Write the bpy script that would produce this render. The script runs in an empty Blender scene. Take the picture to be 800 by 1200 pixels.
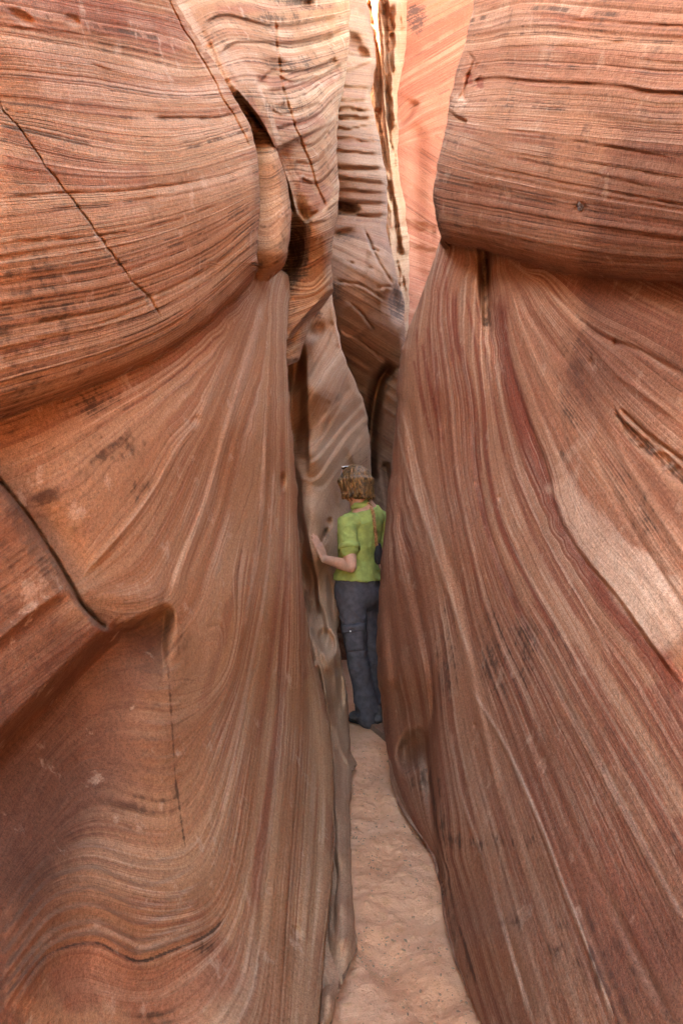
import bpy, bmesh, math, random
import numpy as np
from mathutils import Vector, Matrix

random.seed(7)
rng = np.random.default_rng(7)
scene = bpy.context.scene
col = scene.collection
R = math.radians

# ------------------------------------------------------------------ survey frame
# The canyon was measured from one surveying station 1.34 m above the sand: a bearing
# (bx, by) plus a distance along the canyon gives a point in metres.
FOC, EYE, BX0, BY0 = 800.0, 1.34, 400.0, 600.0


def P3(bx, by, Y):
    return ((bx - BX0) / FOC * Y, Y, EYE - (by - BY0) / FOC * Y)


def tag(o, label, cat, group=None, kind=None):
    o["label"] = label
    o["category"] = cat
    if group:
        o["group"] = group
    if kind:
        o["kind"] = kind
    return o


# ------------------------------------------------------------------ numeric helpers
def _hash(ix, iy, iz, seed):
    n = (ix.astype(np.int64) * 374761393 + iy.astype(np.int64) * 668265263
         + iz.astype(np.int64) * 2147483647 + seed * 144665) & 0xFFFFFFFF
    n = ((n ^ (n >> 13)) * 1274126177) & 0xFFFFFFFF
    n = ((n ^ (n >> 16)) * 2246822519) & 0xFFFFFFFF
    return ((n ^ (n >> 15)) & 0xFFFFFF) / float(0xFFFFFF)


def vnoise(x, y, z, seed=0):
    x, y, z = np.broadcast_arrays(np.asarray(x, float), np.asarray(y, float), np.asarray(z, float))
    ix, iy, iz = np.floor(x), np.floor(y), np.floor(z)
    fx, fy, fz = x - ix, y - iy, z - iz
    ux, uy, uz = (f * f * f * (f * (f * 6 - 15) + 10) for f in (fx, fy, fz))
    out = 0
    for dx in (0, 1):
        for dy in (0, 1):
            for dz in (0, 1):
                w = (ux if dx else 1 - ux) * (uy if dy else 1 - uy) * (uz if dz else 1 - uz)
                out = out + w * _hash(ix + dx, iy + dy, iz + dz, seed)
    return out * 2 - 1


def fbm(x, y, z, seed=0, octaves=4, gain=0.5):
    a, t, s = 1.0, 0.0, 0.0
    for k in range(octaves):
        t = t + a * vnoise(x * 2 ** k, y * 2 ** k, z * 2 ** k, seed + k * 17)
        s += a
        a *= gain
    return t / s


def sstep(a, b, x):
    t = np.clip((x - a) / (b - a), 0, 1)
    return t * t * (3 - 2 * t)


class Plate:
    """thin plate spline through scattered (x, y, value) points"""

    def __init__(self, pts, smooth=0.0):
        p = np.array(pts, float)
        self.c = p[:, :2] / 100.0
        n = len(p)
        A = np.zeros((n + 3, n + 3))
        A[:n, :n] = self._k(self.c, self.c) + smooth * np.eye(n)
        A[:n, n] = 1
        A[:n, n + 1:] = self.c
        A[n:, :n] = A[:n, n:].T
        b = np.zeros(n + 3)
        b[:n] = p[:, 2]
        self.w = np.linalg.lstsq(A, b, rcond=None)[0]

    @staticmethod
    def _k(a, b):
        r2 = ((a[:, None, :] - b[None, :, :]) ** 2).sum(-1)
        return 0.5 * r2 * np.log(r2 + 1e-9)

    def __call__(self, x, y):
        sh = x.shape
        q = np.stack([x.ravel(), y.ravel()], 1) / 100.0
        n = len(self.c)
        out = np.empty(len(q))
        for i in range(0, len(q), 20000):
            s = q[i:i + 20000]
            out[i:i + 20000] = self._k(s, self.c) @ self.w[:n] + self.w[n] + s @ self.w[n + 1:]
        return out.reshape(sh)


def resample(poly, step):
    p = np.array(poly, float)
    d = np.r_[0, np.cumsum(np.hypot(*np.diff(p[:, :2], axis=0).T))]
    n = max(2, int(d[-1] / step) + 1)
    t = np.linspace(0, d[-1], n)
    return np.stack([np.interp(t, d, p[:, k]) for k in range(p.shape[1])], 1)


def smooth_poly(poly, step=6.0):
    """Catmull-Rom through the points, so that traced lines have no corners"""
    p = np.array(poly, float)
    if len(p) < 3:
        return p
    q = np.vstack([2 * p[0] - p[1], p, 2 * p[-1] - p[-2]])
    out = []
    for i in range(1, len(q) - 2):
        a, b, c, d = q[i - 1], q[i], q[i + 1], q[i + 2]
        n = max(2, int(np.hypot(*(c - b)[:2]) / step))
        for t in np.linspace(0, 1, n, endpoint=False):
            out.append(0.5 * (2 * b + (c - a) * t + (2 * a - 5 * b + 4 * c - d) * t * t + (3 * b - a - 3 * c + d) * t ** 3))
    out.append(p[-1])
    return np.array(out)


def strata_plate(lines, step=28, smooth=0.002):
    pts = []
    for s, poly in lines:
        for q in resample(smooth_poly(poly), step):
            pts.append((q[0], q[1], s))
    return Plate(pts, smooth)


def curve_dist(x, y, poly, reach=60.0, sm=True):
    """distance to a line, signed side (+ = right of its direction, y down), position 0..1 along it"""
    p = smooth_poly(poly) if sm else np.array(poly, float)
    p = p[:, :2]
    D = np.full(x.shape, 1e6)
    S = np.zeros(x.shape)
    T = np.zeros(x.shape)
    lo, hi = p.min(0) - reach, p.max(0) + reach
    m = (x > lo[0]) & (x < hi[0]) & (y > lo[1]) & (y < hi[1])
    if not m.any():
        return D, S, T
    xm, ym = x[m], y[m]
    d = np.full(xm.shape, 1e6)
    s = np.zeros(xm.shape)
    t = np.zeros(xm.shape)
    n = len(p) - 1
    for i in range(n):
        a, b = p[i], p[i + 1]
        v = b - a
        L2 = v @ v + 1e-9
        k = np.clip(((xm - a[0]) * v[0] + (ym - a[1]) * v[1]) / L2, 0, 1)
        ex, ey = xm - a[0] - k * v[0], ym - a[1] - k * v[1]
        e = np.hypot(ex, ey)
        c = e < d
        d = np.where(c, e, d)
        s = np.where(c, np.sign(v[0] * ey - v[1] * ex), s)
        t = np.where(c, (i + k) / n, t)
    D[m], S[m], T[m] = d, s, t
    return D, S, T


def fade_ends(t, a=0.12, b=0.12):
    f = np.ones_like(t)
    if a > 0:
        f = f * sstep(0, a, t)
    if b > 0:
        f = f * sstep(0, b, 1 - t)
    return f


def groove(x, y, poly, w, amp, ends=0.12, wob=0.0):
    d, s, t = curve_dist(x, y, poly, w * 5 + 6)
    if wob:
        d = np.abs(d * np.where(s == 0, 1, s) + wob * fbm(x * .06, y * .06, 0, 5, 3))
    e = fade_ends(t, ends, ends) if ends else 1
    return amp * np.exp(-(d / w) ** 2) * e


def ledge(x, y, poly, amp, soft, decay, ends=0.1):
    """a step: the right hand side of the line lies amp further, the step dies out with distance"""
    d, s, t = curve_dist(x, y, poly, decay * 3 + soft * 3)
    sd = d * s
    near = d < 1e5
    f = sstep(-soft, soft, sd) * np.exp(-np.clip(sd, 0, 1e4) / decay)
    return np.where(near, amp * f * (fade_ends(t, ends, ends) if ends else 1), 0)


def blob(x, y, cx, cy, rx, ry, rot=0.0, p=2.0):
    c, s = math.cos(rot), math.sin(rot)
    u = ((x - cx) * c + (y - cy) * s) / rx
    v = (-(x - cx) * s + (y - cy) * c) / ry
    return np.exp(-(u * u + v * v) ** (p / 2))


# ------------------------------------------------------------------ materials
class NT:
    def __init__(self, name):
        self.m = bpy.data.materials.new(name)
        self.m.use_nodes = True
        self.t = self.m.node_tree
        self.t.nodes.clear()
        self.out = self.n("ShaderNodeOutputMaterial")
        self.b = self.n("ShaderNodeBsdfPrincipled")
        self.t.links.new(self.b.outputs[0], self.out.inputs[0])

    def n(self, kind, **kw):
        o = self.t.nodes.new(kind)
        for k, v in kw.items():
            setattr(o, k, v)
        return o

    def put(self, sock, v):
        if isinstance(v, bpy.types.NodeSocket):
            self.t.links.new(v, sock)
        elif isinstance(v, (tuple, list)) and len(v) == 3 and sock.type == "RGBA":
            sock.default_value = (*v, 1)
        else:
            sock.default_value = v

    def math(self, op, a, b=0.0, c=0.0, clamp=False):
        o = self.n("ShaderNodeMath", operation=op, use_clamp=clamp)
        self.put(o.inputs[0], a)
        self.put(o.inputs[1], b)
        self.put(o.inputs[2], c)
        return o.outputs[0]

    def mix(self, f, a, b, blend="MIX"):
        o = self.n("ShaderNodeMix", data_type="RGBA", blend_type=blend)
        self.put(o.inputs[0], f)
        self.put(o.inputs[6], a)
        self.put(o.inputs[7], b)
        return o.outputs[2]

    def ramp(self, f, lo, hi, a=0.0, b=1.0):
        o = self.n("ShaderNodeMapRange", interpolation_type="SMOOTHSTEP", clamp=True)
        self.put(o.inputs[0], f)
        for i, v in enumerate((lo, hi, a, b)):
            self.put(o.inputs[1 + i], v)
        return o.outputs[0]

    def noise(self, scale, detail=2.0, rough=0.5, dim="3D", vec=None, w=None, dist=0.0):
        o = self.n("ShaderNodeTexNoise", noise_dimensions=dim)
        if vec is not None and dim != "1D":
            self.t.links.new(vec, o.inputs["Vector"])
        if w is not None:
            self.put(o.inputs["W"], w)
        o.inputs["Scale"].default_value = scale
        o.inputs["Detail"].default_value = detail
        o.inputs["Roughness"].default_value = rough
        o.inputs["Distortion"].default_value = dist
        return o.outputs[0]

    def attr(self, name):
        return self.n("ShaderNodeAttribute", attribute_name=name).outputs["Fac"]

    def obj(self):
        return self.n("ShaderNodeTexCoord").outputs["Object"]

    def scaled(self, vec, s):
        o = self.n("ShaderNodeVectorMath", operation="MULTIPLY")
        self.t.links.new(vec, o.inputs[0])
        o.inputs[1].default_value = s if isinstance(s, (tuple, list)) else (s, s, s)
        return o.outputs[0]

    def bump(self, h, strength, dist, prev=None):
        o = self.n("ShaderNodeBump")
        o.inputs["Strength"].default_value = strength
        o.inputs["Distance"].default_value = dist
        self.t.links.new(h, o.inputs["Height"])
        if prev is not None:
            self.t.links.new(prev, o.inputs["Normal"])
        return o.outputs[0]


def sandstone(name, base, alt, red, pale, dark=(0.075, 0.05, 0.042), red_amt=0.6, pale_amt=0.5,
              fine=0.5, blotch=0.3, rough_bump=1.0, parting=1.0, gain=1.0, orange=(0.42, 0.19, 0.085), orange_amt=0.25):
    """Aeolian sandstone. 'strata' is the bed number at each point of the wall, so the bands follow
    the bedding wherever the wall is carved; 'red', 'pale' and 'varnish_shade' mark beds, stains and painted light and shade."""
    t = NT(name)
    pos = t.obj()
    s = t.attr("strata")
    wob = t.noise(5.0, 3, 0.6, vec=pos)
    W = t.math("ADD", s, t.math("MULTIPLY", t.math("SUBTRACT", wob, 0.5), 0.14))
    def bed(freq, detail, rough, shift=0.0):
        return t.noise(1.0, detail, rough, "1D", w=t.math("ADD", t.math("MULTIPLY", W, freq), shift))

    n_broad = bed(0.37, 1, 0.5)
    n_mid = bed(1.5, 2, 0.65, 31.0)
    n_fine = bed(5.5, 2, 0.65, 57.0)
    n_lam = bed(22.0, 2, 0.6, 11.0)
    n_vis = t.noise(2.4, 4, 0.6, vec=pos, dist=0.3)
    vis = t.ramp(n_vis, 0.38, 0.64, 0.10, 1.0)
    n_brk = t.noise(2.6, 5, 0.7, vec=pos, dist=0.5)
    ledgy = t.attr("ledgy")
    c = t.mix(t.ramp(n_broad, 0.38, 0.62), base, alt)
    # blotches of iron colour, independent of the bedding
    nb = t.noise(3.2, 5, 0.65, vec=pos, dist=0.4)
    c = t.mix(t.math("MULTIPLY", t.ramp(nb, 0.5, 0.75), orange_amt), c, orange)
    # beds of pink, rust and cream
    fr = t.math("MULTIPLY", t.math("MULTIPLY", t.ramp(n_mid, 0.545, 0.585), red_amt), vis)
    fr = t.math("MAXIMUM", fr, t.math("MULTIPLY", t.attr("red"), t.ramp(n_fine, 0.15, 0.5, 0.72, 1.0)))
    c = t.mix(fr, c, red)
    fp = t.math("MULTIPLY", t.math("MULTIPLY", t.ramp(n_mid, 0.435, 0.395), pale_amt), vis)
    fp = t.math("MAXIMUM", fp, t.math("MULTIPLY", t.attr("pale"), t.ramp(nb, 0.25, 0.6, 1.0, 0.55)))
    c = t.mix(fp, c, pale)
    # laminae
    fl = t.math("MULTIPLY", t.math("MULTIPLY", t.ramp(n_fine, 0.54, 0.66), fine), vis)
    c = t.mix(fl, c, t.mix(0.4, red, dark))
    fl2 = t.math("MULTIPLY", t.math("MULTIPLY", t.ramp(n_fine, 0.44, 0.34), fine * 0.7), vis)
    c = t.mix(fl2, c, pale)
    c = t.mix(t.math("MULTIPLY", t.ramp(n_lam, 0.45, 0.65), fine * 0.22), c, red)
    # crisp pale and rust hairlines
    n_h = bed(3.3, 1, 0.5, 7.0)
    hl = t.math("MULTIPLY", t.ramp(t.math("ABSOLUTE", t.math("SUBTRACT", n_h, 0.47)), 0.03, 0.006), t.ramp(n_vis, 0.40, 0.58))
    c = t.mix(t.math("MULTIPLY", hl, 0.30), c, pale)
    hl2 = t.math("MULTIPLY", t.ramp(t.math("ABSOLUTE", t.math("SUBTRACT", n_h, 0.58)), 0.03, 0.006), t.ramp(n_vis, 0.58, 0.42))
    c = t.mix(t.math("MULTIPLY", hl2, 0.32), c, t.mix(0.5, red, dark))
    # partings: thin, broken, dark
    n_part = bed(2.1, 1, 0.5, 83.0)
    part = t.math("MULTIPLY", t.ramp(t.math("ABSOLUTE", t.math("SUBTRACT", n_part, 0.5)), 0.022, 0.004), t.ramp(n_brk, 0.47, 0.57))
    part = t.math("MULTIPLY", t.math("MULTIPLY", part, parting), ledgy)
    c = t.mix(t.math("MULTIPLY", part, 0.75), c, dark)
    # stains and varnish, plus shade painted into the recesses: blotchy
    nv = t.math("ADD", t.math("MULTIPLY", t.noise(9.0, 4, 0.7, vec=pos, dist=0.3), 0.55), t.math("MULTIPLY", t.noise(60.0, 3, 0.75, vec=pos), 0.45))
    nv = t.math("ADD", 0.5, t.math("MULTIPLY", t.math("SUBTRACT", nv, 0.5), 2.0))
    nv = t.math("ADD", nv, t.math("MULTIPLY", t.math("SUBTRACT", n_fine, 0.5), 0.7))
    va = t.attr("varnish_shade")
    fv = t.math("MULTIPLY", t.ramp(t.math("ADD", nv, t.math("MULTIPLY", va, 0.42)), 0.60, 0.95), t.ramp(va, 0.0, 0.25))
    c = t.mix(t.math("MULTIPLY", fv, 0.85), c, dark)
    c = t.mix(t.math("MULTIPLY", t.attr("shade_film"), t.ramp(nb, 0.2, 0.75, 0.75, 1.0)), c, t.mix(0.35, dark, red))  # smooth dark tone: shade painted into the rock colour
    nl = t.noise(11.0, 5, 0.65, vec=pos)
    c = t.mix(t.math("MULTIPLY", t.ramp(nl, 0.60, 0.67), blotch), c, t.mix(0.5, pale, (0.62, 0.45, 0.33)))
    nd = t.noise(26.0, 5, 0.7, vec=pos)
    c = t.mix(t.math("MULTIPLY", t.ramp(nd, 0.63, 0.76), blotch * 0.6), c, dark)
    # sand grain
    g1 = t.noise(380.0, 1, 0.6, vec=pos)
    g2 = t.noise(120.0, 4, 0.75, vec=pos)
    g = t.math("ADD", t.math("MULTIPLY", t.math("SUBTRACT", g1, 0.5), 0.95), t.math("MULTIPLY", t.math("SUBTRACT", g2, 0.5), 1.35))
    hsv = t.n("ShaderNodeHueSaturation")
    t.put(hsv.inputs["Value"], t.math("ADD", gain, g))
    t.put(hsv.inputs["Color"], c)
    t.put(t.b.inputs["Base Color"], hsv.outputs[0])
    t.put(t.b.inputs["Roughness"], 0.92)
    t.b.inputs["Specular IOR Level"].default_value = 0.12
    # relief too small for the mesh
    h = t.math("ADD", t.math("MULTIPLY", n_fine, 0.8), t.math("MULTIPLY", n_lam, 0.3))
    h = t.math("SUBTRACT", t.math("MULTIPLY", h, t.math("ADD", 0.35, ledgy)), t.math("MULTIPLY", part, 0.6))
    b = t.bump(h, 0.55 * rough_bump, 0.010)
    b = t.bump(t.noise(45.0, 5, 0.75, vec=pos), 0.55 * rough_bump, 0.010, b)
    b = t.bump(g2, 0.5 * rough_bump, 0.004, b)
    t.put(t.b.inputs["Normal"], b)
    return t.m
# ------------------------------------------------------------------ walls
def grid_mesh(name, X, Y, Z, attrs, mat, flip=False):
    nr, nc = X.shape
    me = bpy.data.meshes.new(name)
    n = nr * nc
    me.vertices.add(n)
    me.vertices.foreach_set("co", np.stack([X, Y, Z], -1).astype(np.float32).ravel())
    idx = np.arange(n).reshape(nr, nc)
    a, b, c, d = idx[:-1, :-1], idx[:-1, 1:], idx[1:, 1:], idx[1:, :-1]
    q = np.stack([a, d, c, b] if not flip else [a, b, c, d], -1).reshape(-1, 4)
    me.loops.add(q.size)
    me.loops.foreach_set("vertex_index", q.astype(np.int32).ravel())
    me.polygons.add(len(q))
    me.polygons.foreach_set("loop_start", (np.arange(len(q)) * 4).astype(np.int32))
    me.polygons.foreach_set("loop_total", np.full(len(q), 4, np.int32))
    me.polygons.foreach_set("use_smooth", np.ones(len(q), bool))
    me.update(calc_edges=True)
    for k, v in attrs.items():
        at = me.attributes.new(k, "FLOAT", "POINT")
        at.data.foreach_set("value", np.broadcast_to(v, X.shape).astype(np.float32).ravel())
    me.materials.append(mat)
    me.validate()
    o = bpy.data.objects.new(name, me)
    col.objects.link(o)
    return o


def build_wall(name, mat, side, ys, sil, outer, ncols, depth, strata, paint, round_px=16, round_m=0.14,
               relief=(0.006, 0.004), ext=None, rim=5.2, lean=0.35, skirt=(0.03, 0.1, 0.22, 0.45, 0.9), skirt_dx=0.7,
               plateau=(0.3, 0.8, 2.0, 6.0), bottom=True, relief_mul=None, jag=1.6, foot=(1, 8, 1.0)):
    """a carved wall: traced bearings and distances become points in metres; the far edge curls back out of
    sight, the near edge runs on past the station, the top leans out to the rim and the foot goes under the sand"""
    ys = np.asarray(ys, float)
    se = np.interp(ys, *np.array(sil, float).T[::-1]) if callable(sil) is False else sil(ys)
    oe = np.full_like(ys, outer) if np.isscalar(outer) else np.interp(ys, *np.array(outer, float).T[::-1])
    se = se + jag * fbm(ys * .07, 0 * ys, 0 * ys, 5 + int(abs(outer if np.isscalar(outer) else 7)), 3)
    u = np.linspace(0, 1, ncols)
    x = oe[:, None] + (se - oe)[:, None] * u[None, :]
    y = np.repeat(ys[:, None], ncols, 1)
    e = np.abs(se[:, None] - x)
    s = strata(x, y)
    D = depth(x, y, s)
    q = np.clip(e / round_px, 0, 1)
    D = D + round_m * (1 - 0.8 * sstep(830, 900, y)) * (1 - np.sqrt(np.clip(1 - (1 - q) ** 2, 0, 1)))
    D = np.where(y > 862, np.minimum(D, 0.975 * FOC * EYE / np.maximum(y - BY0, 1) + foot[2] * sstep(foot[0], foot[1], e)), D)
    at = paint(x, y, s)
    X, Y, Z = P3(x, y, D)
    # relief of the beds
    amp = 0.55 + 0.45 * vnoise(X * 2.3, Y * 2.3, Z * 2.3, 9)
    n1 = vnoise(s * 1.7, 0.5, 0.5, 3)
    n2 = vnoise(s * 4.1 + 0.25 * vnoise(X * 4, Y * 4, Z * 4, 13), 0.5, 0.5, 4)
    n3 = fbm(X * 9, Y * 9, Z * 9, 11, 4)
    n4 = fbm(X * 2.2, Y * 2.2, Z * 2.2, 31, 3)
    r = amp * (relief[0] * n1 + relief[1] * np.clip(n2 * 2.6, -1, 0.5))
    if relief_mul is not None:
        r = r * relief_mul(x, y)
    r = r + 0.0035 * n3 + 0.010 * n4
    X, Y, Z = P3(x, y, D + r)
    A = {"strata": s, "ledgy": np.full(x.shape, .6), "shade_film": np.zeros(x.shape), **at}
    # the curl behind the far edge
    cx, cy, cz = X[:, -1:], Y[:, -1:], Z[:, -1:]
    k = np.array(skirt)[None, :]
    X = np.hstack([X, cx + side * skirt_dx * k * k / (k + 0.15)])
    Y = np.hstack([Y, cy + k])
    Z = np.hstack([Z, cz + 0 * k])
    A = {a: np.hstack([v, np.repeat(v[:, -1:], len(skirt), 1)]) for a, v in A.items()}
    # the near edge runs on along the canyon
    if ext is not None:
        k = np.array([q[2] for q in ext])[None, ::-1]
        ex, ey, ez = X[:, :1], Y[:, :1], Z[:, :1]
        X = np.hstack([ex + np.array([q[0] for q in ext])[None, ::-1], X])
        Y = np.hstack([ey + np.array([q[1] for q in ext])[None, ::-1], Y])
        lift = np.clip(k / 1.2, 0, 1)
        tgt = np.linspace(3.2, -0.3, len(ys))[:, None]
        Z = np.hstack([ez + (tgt - ez) * lift, Z])
        A = {a: np.hstack([np.repeat(v[:, :1], len(ext), 1), v]) for a, v in A.items()}
    # top: lean out to the rim, then the plateau
    tz = Z[0:1]
    up = np.linspace(0, 1, 14)[1:][:, None]
    nz = tz + (np.maximum(rim, tz + 0.4) - tz) * up
    tx = X[0:1] + side * lean * (nz - tz) ** 1.15 + 0.06 * np.sin(nz * 5 + Y[0:1] * 2)
    ty = np.repeat(Y[0:1], len(up), 0)
    pk = np.array(plateau)[:, None]
    px_ = tx[-1:] + side * pk
    pz = nz[-1:] + 0.25 * np.sqrt(pk)
    py_ = np.repeat(Y[0:1], len(pk), 0)
    X = np.vstack([px_[::-1], tx[::-1], X])
    Y = np.vstack([py_[::-1], ty[::-1], Y])
    Z = np.vstack([pz[::-1], nz[::-1], Z])
    nt = len(up) + len(pk)
    for a, v in A.items():
        top = np.repeat(v[0:1], nt, 0)
        if a == "strata":
            top = top - np.vstack([np.repeat((nz[-1:] - tz) * 14, len(pk), 0), ((nz - tz) * 14)[::-1]])
        A[a] = np.vstack([top, v])
    if bottom:
        bz = np.minimum(Z[-1:] - 0.2, -0.35)
        X = np.vstack([X, X[-1:]])
        Y = np.vstack([Y, Y[-1:]])
        Z = np.vstack([Z, bz])
        A = {a: np.vstack([v, v[-1:]]) for a, v in A.items()}
    return grid_mesh(name, X, Y, Z, A, mat, flip=side > 0)


def rows(y0, y1, step):
    return np.arange(y0, y1 + step, step)


# ---- colours of the beds
MAT_LEFT = sandstone("sandstone_left", (0.48, 0.265, 0.148), (0.385, 0.178, 0.09), (0.31, 0.105, 0.062),
                     (0.66, 0.44, 0.30), dark=(0.075, 0.041, 0.026), gain=0.9, red_amt=0.5, pale_amt=0.4, fine=0.5, blotch=0.35)
MAT_RIGHT = sandstone("sandstone_right", (0.41, 0.212, 0.13), (0.32, 0.142, 0.085), (0.235, 0.066, 0.042),
                      (0.64, 0.45, 0.33), dark=(0.07, 0.041, 0.03), gain=0.84, red_amt=0.5, pale_amt=0.3, fine=0.5, blotch=0.2, orange_amt=0.18)
MAT_MID = sandstone("sandstone_mid", (0.47, 0.27, 0.165), (0.41, 0.22, 0.13), (0.31, 0.14, 0.095),
                    (0.5, 0.33, 0.24), red_amt=0.2, pale_amt=0.15, fine=0.24, blotch=0.12, rough_bump=0.7, parting=0.3, gain=0.92)
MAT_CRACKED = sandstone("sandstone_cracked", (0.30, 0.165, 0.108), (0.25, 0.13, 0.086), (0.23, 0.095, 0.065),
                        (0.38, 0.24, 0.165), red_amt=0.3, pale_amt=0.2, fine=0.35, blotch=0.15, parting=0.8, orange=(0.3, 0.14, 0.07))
MAT_FAR = sandstone("sandstone_far", (0.40, 0.155, 0.098), (0.36, 0.125, 0.078), (0.30, 0.092, 0.058),
                    (0.48, 0.235, 0.155), red_amt=0.5, pale_amt=0.5, fine=0.35, blotch=0.05, orange=(0.5, 0.21, 0.12))
MAT_PILLAR = sandstone("sandstone_pillar", (0.36, 0.19, 0.105), (0.32, 0.145, 0.075), (0.36, 0.15, 0.09),
                       (0.48, 0.30, 0.20), red_amt=0.35, pale_amt=0.5, fine=0.4, blotch=0.1, orange=(0.42, 0.19, 0.08))


def strokes(x, y, lst):
    """soft beds of colour: (line, half width, strength)"""
    v = np.zeros(x.shape)
    for poly, w, a in lst:
        d, s, t = curve_dist(x, y, poly, w * 3 + 4)
        ww = w * (1 + 0.35 * vnoise(t * 9, w, 0, 2))
        v = np.maximum(v, a * (1 - sstep(0.55, 1.15, d / ww)) * fade_ends(t, 0.06, 0.06))
    return v


# (dx, dy, path length): unseen ends, shaped to bounce sun inward: left turns a corner, right runs on
EXT_L = [(.02, -.2, .2), (.03, -.4, .4), (.02, -.7, .7), (0, -1.0, 1), (-.04, -1.4, 1.4), (-.08, -1.8, 1.8), (-.2, -2.15, 2.2), (-.55, -2.35, 2.6), (-1.5, -2.5, 3.6), (-3.5, -2.45, 5.6), (-7, -2.3, 9.2)]
EXT_R = [(.02, -.2, .2), (.04, -.4, .4), (.07, -.7, .7), (.1, -1.0, 1), (.15, -1.4, 1.4), (.22, -1.9, 1.9), (.3, -2.5, 2.5), (.4, -3.3, 3.3), (.6, -4.3, 4.3), (1.0, -5.5, 5.5), (1.8, -7, 7)]

# ============================================================ near left wall
L_SIL = [(180, -300), (192, -120), (205, 0), (250, 72), (275, 115), (293, 148), (301, 178), (304, 220), (304, 255), (300, 295),
         (303, 308), (324, 312), (337, 322), (340, 345), (337, 385), (336, 420), (340, 480), (345, 540), (348, 575), (349, 620), (353, 670), (360, 730), (368, 775),
         (380, 815), (387, 850), (390, 900), (391, 960), (390, 1010), (387, 1055), (383, 1085), (379, 1130), (374, 1200), (362, 1290), (350, 1400)]
L_EDGE_X = [-400, -80, 0, 60, 125, 170, 207, 250, 280, 296, 301, 306, 400]
L_EDGE_Y = [525, 508, 492, 471, 447, 428, 407, 374, 347, 326, 316, 285, 250]

L_LOW = Plate([(-100, 500, 1.24), (-100, 750, 1.18), (-100, 1000, 1.05), (-100, 1350, .9),
               (0, 440, 1.40), (0, 600, 1.33), (0, 900, 1.22), (0, 1050, 1.12), (0, 1200, 1.02), (0, 1400, .92),
               (100, 440, 1.64), (100, 650, 1.55), (100, 900, 1.5), (100, 1050, 1.34), (100, 1200, 1.2),
               (200, 400, 2.05), (200, 600, 1.95), (200, 800, 1.85), (200, 1000, 1.66), (200, 1200, 1.42), (200, 1400, 1.2),
               (280, 340, 2.66), (304, 330, 3.05), (280, 500, 2.52), (280, 700, 2.36), (280, 900, 2.1), (280, 1050, 1.80), (280, 1200, 1.50),
               (330, 335, 3.42), (330, 500, 3.12), (330, 700, 2.86), (330, 900, 2.46), (330, 1080, 1.93), (330, 1200, 1.60), (330, 1400, 1.27),
               (375, 820, 3.28), (386, 950, 2.72), (384, 1050, 2.19), (372, 1200, 1.68), (350, 1400, 1.27),
               (346, 600, 3.3), (357, 720, 3.16)], 0.001)
L_BULGE = Plate([(-100, -300, .98), (-100, 0, 1.0), (-100, 200, .99), (-100, 400, 1.02), (-100, 520, 1.08),
                 (0, -300, 1.2), (0, 0, 1.13), (0, 200, 1.10), (0, 400, 1.13), (0, 500, 1.2),
                 (100, -300, 1.55), (100, 0, 1.42), (100, 200, 1.36), (100, 350, 1.36), (100, 450, 1.44),
                 (200, -300, 2.1), (200, 0, 1.95), (200, 150, 1.77), (200, 300, 1.73), (200, 400, 1.83),
                 (285, 150, 2.28), (290, 250, 2.2), (290, 320, 2.28), (240, 60, 2.18)], 0.001)
L_S_B = strata_plate([(0, [(-60, -42), (0, -40), (100, -30), (190, -15)]),
                      (2, [(-60, 8), (0, 12), (100, 32), (190, 50), (232, 62)]),
                      (3.5, [(-60, 54), (0, 60), (100, 72), (200, 93), (245, 92)]),
                      (5.2, [(-60, 112), (0, 118), (140, 135), (240, 138), (285, 129)]),
                      (7, [(-60, 160), (0, 170), (100, 192), (200, 195), (294, 168)]),
                      (8.4, [(-60, 222), (0, 225), (150, 222), (250, 205), (300, 190)]),
                      (10.4, [(-60, 300), (0, 295), (150, 272), (230, 250), (303, 220)]),
                      (12.2, [(-60, 348), (0, 340), (125, 320), (225, 285), (303, 240)]),
                      (14, [(-60, 398), (0, 388), (150, 358), (240, 318), (302, 270)]),
                      (17.5, [(-60, 500), (0, 484), (125, 440), (215, 394), (298, 318)])])
L_S_L = strata_plate([(20, [(-80, 505), (0, 492), (60, 471), (125, 447), (207, 407), (296, 335)]),
                      (22, [(0, 545), (60, 520), (130, 480), (210, 428), (288, 352)]),
                      (24, [(300, 345), (275, 400), (235, 490), (215, 515), (175, 585), (135, 635), (90, 680)]),
                      (23, [(285, 368), (250, 425), (180, 510), (110, 590), (60, 640)]),
                      (28, [(312, 340), (285, 440), (260, 515), (240, 585), (215, 650), (197, 700)]),
                      (29.2, [(-60, 950), (0, 880), (60, 815), (100, 765)]),
                      (28.8, [(110, 722), (150, 737), (196, 716)]),
                      (30, [(-60, 1000), (0, 930), (60, 862), (110, 808), (180, 792), (208, 798), (224, 765), (250, 690), (285, 560), (312, 420), (318, 345)]),
                      (31.5, [(320, 360), (315, 550), (300, 660), (280, 780), (252, 840), (227, 872), (213, 893), (195, 908), (150, 900), (115, 893), (85, 910), (50, 960), (0, 1035)]),
                      (34, [(326, 360), (325, 600), (300, 760), (270, 900), (240, 985), (210, 1013), (165, 1013), (100, 1000), (45, 1025), (0, 1090)]),
                      (37.5, [(331, 360), (333, 600), (318, 760), (300, 900), (285, 1010), (265, 1070), (245, 1092), (205, 1110), (165, 1124), (140, 1115), (110, 1102), (65, 1112), (40, 1135), (0, 1200)]),
                      (40, [(335, 400), (340, 650), (332, 850), (318, 1000), (303, 1125), (293, 1170), (270, 1215)]),
                      (39, [(120, 1200), (200, 1195), (255, 1150), (282, 1090), (300, 1000)]),
                      (42, [(342, 500), (350, 700), (350, 800), (345, 900), (333, 1050), (322, 1200)]),
                      (45, [(365, 760), (384, 860), (385, 1000), (375, 1100), (362, 1200)])])


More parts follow.
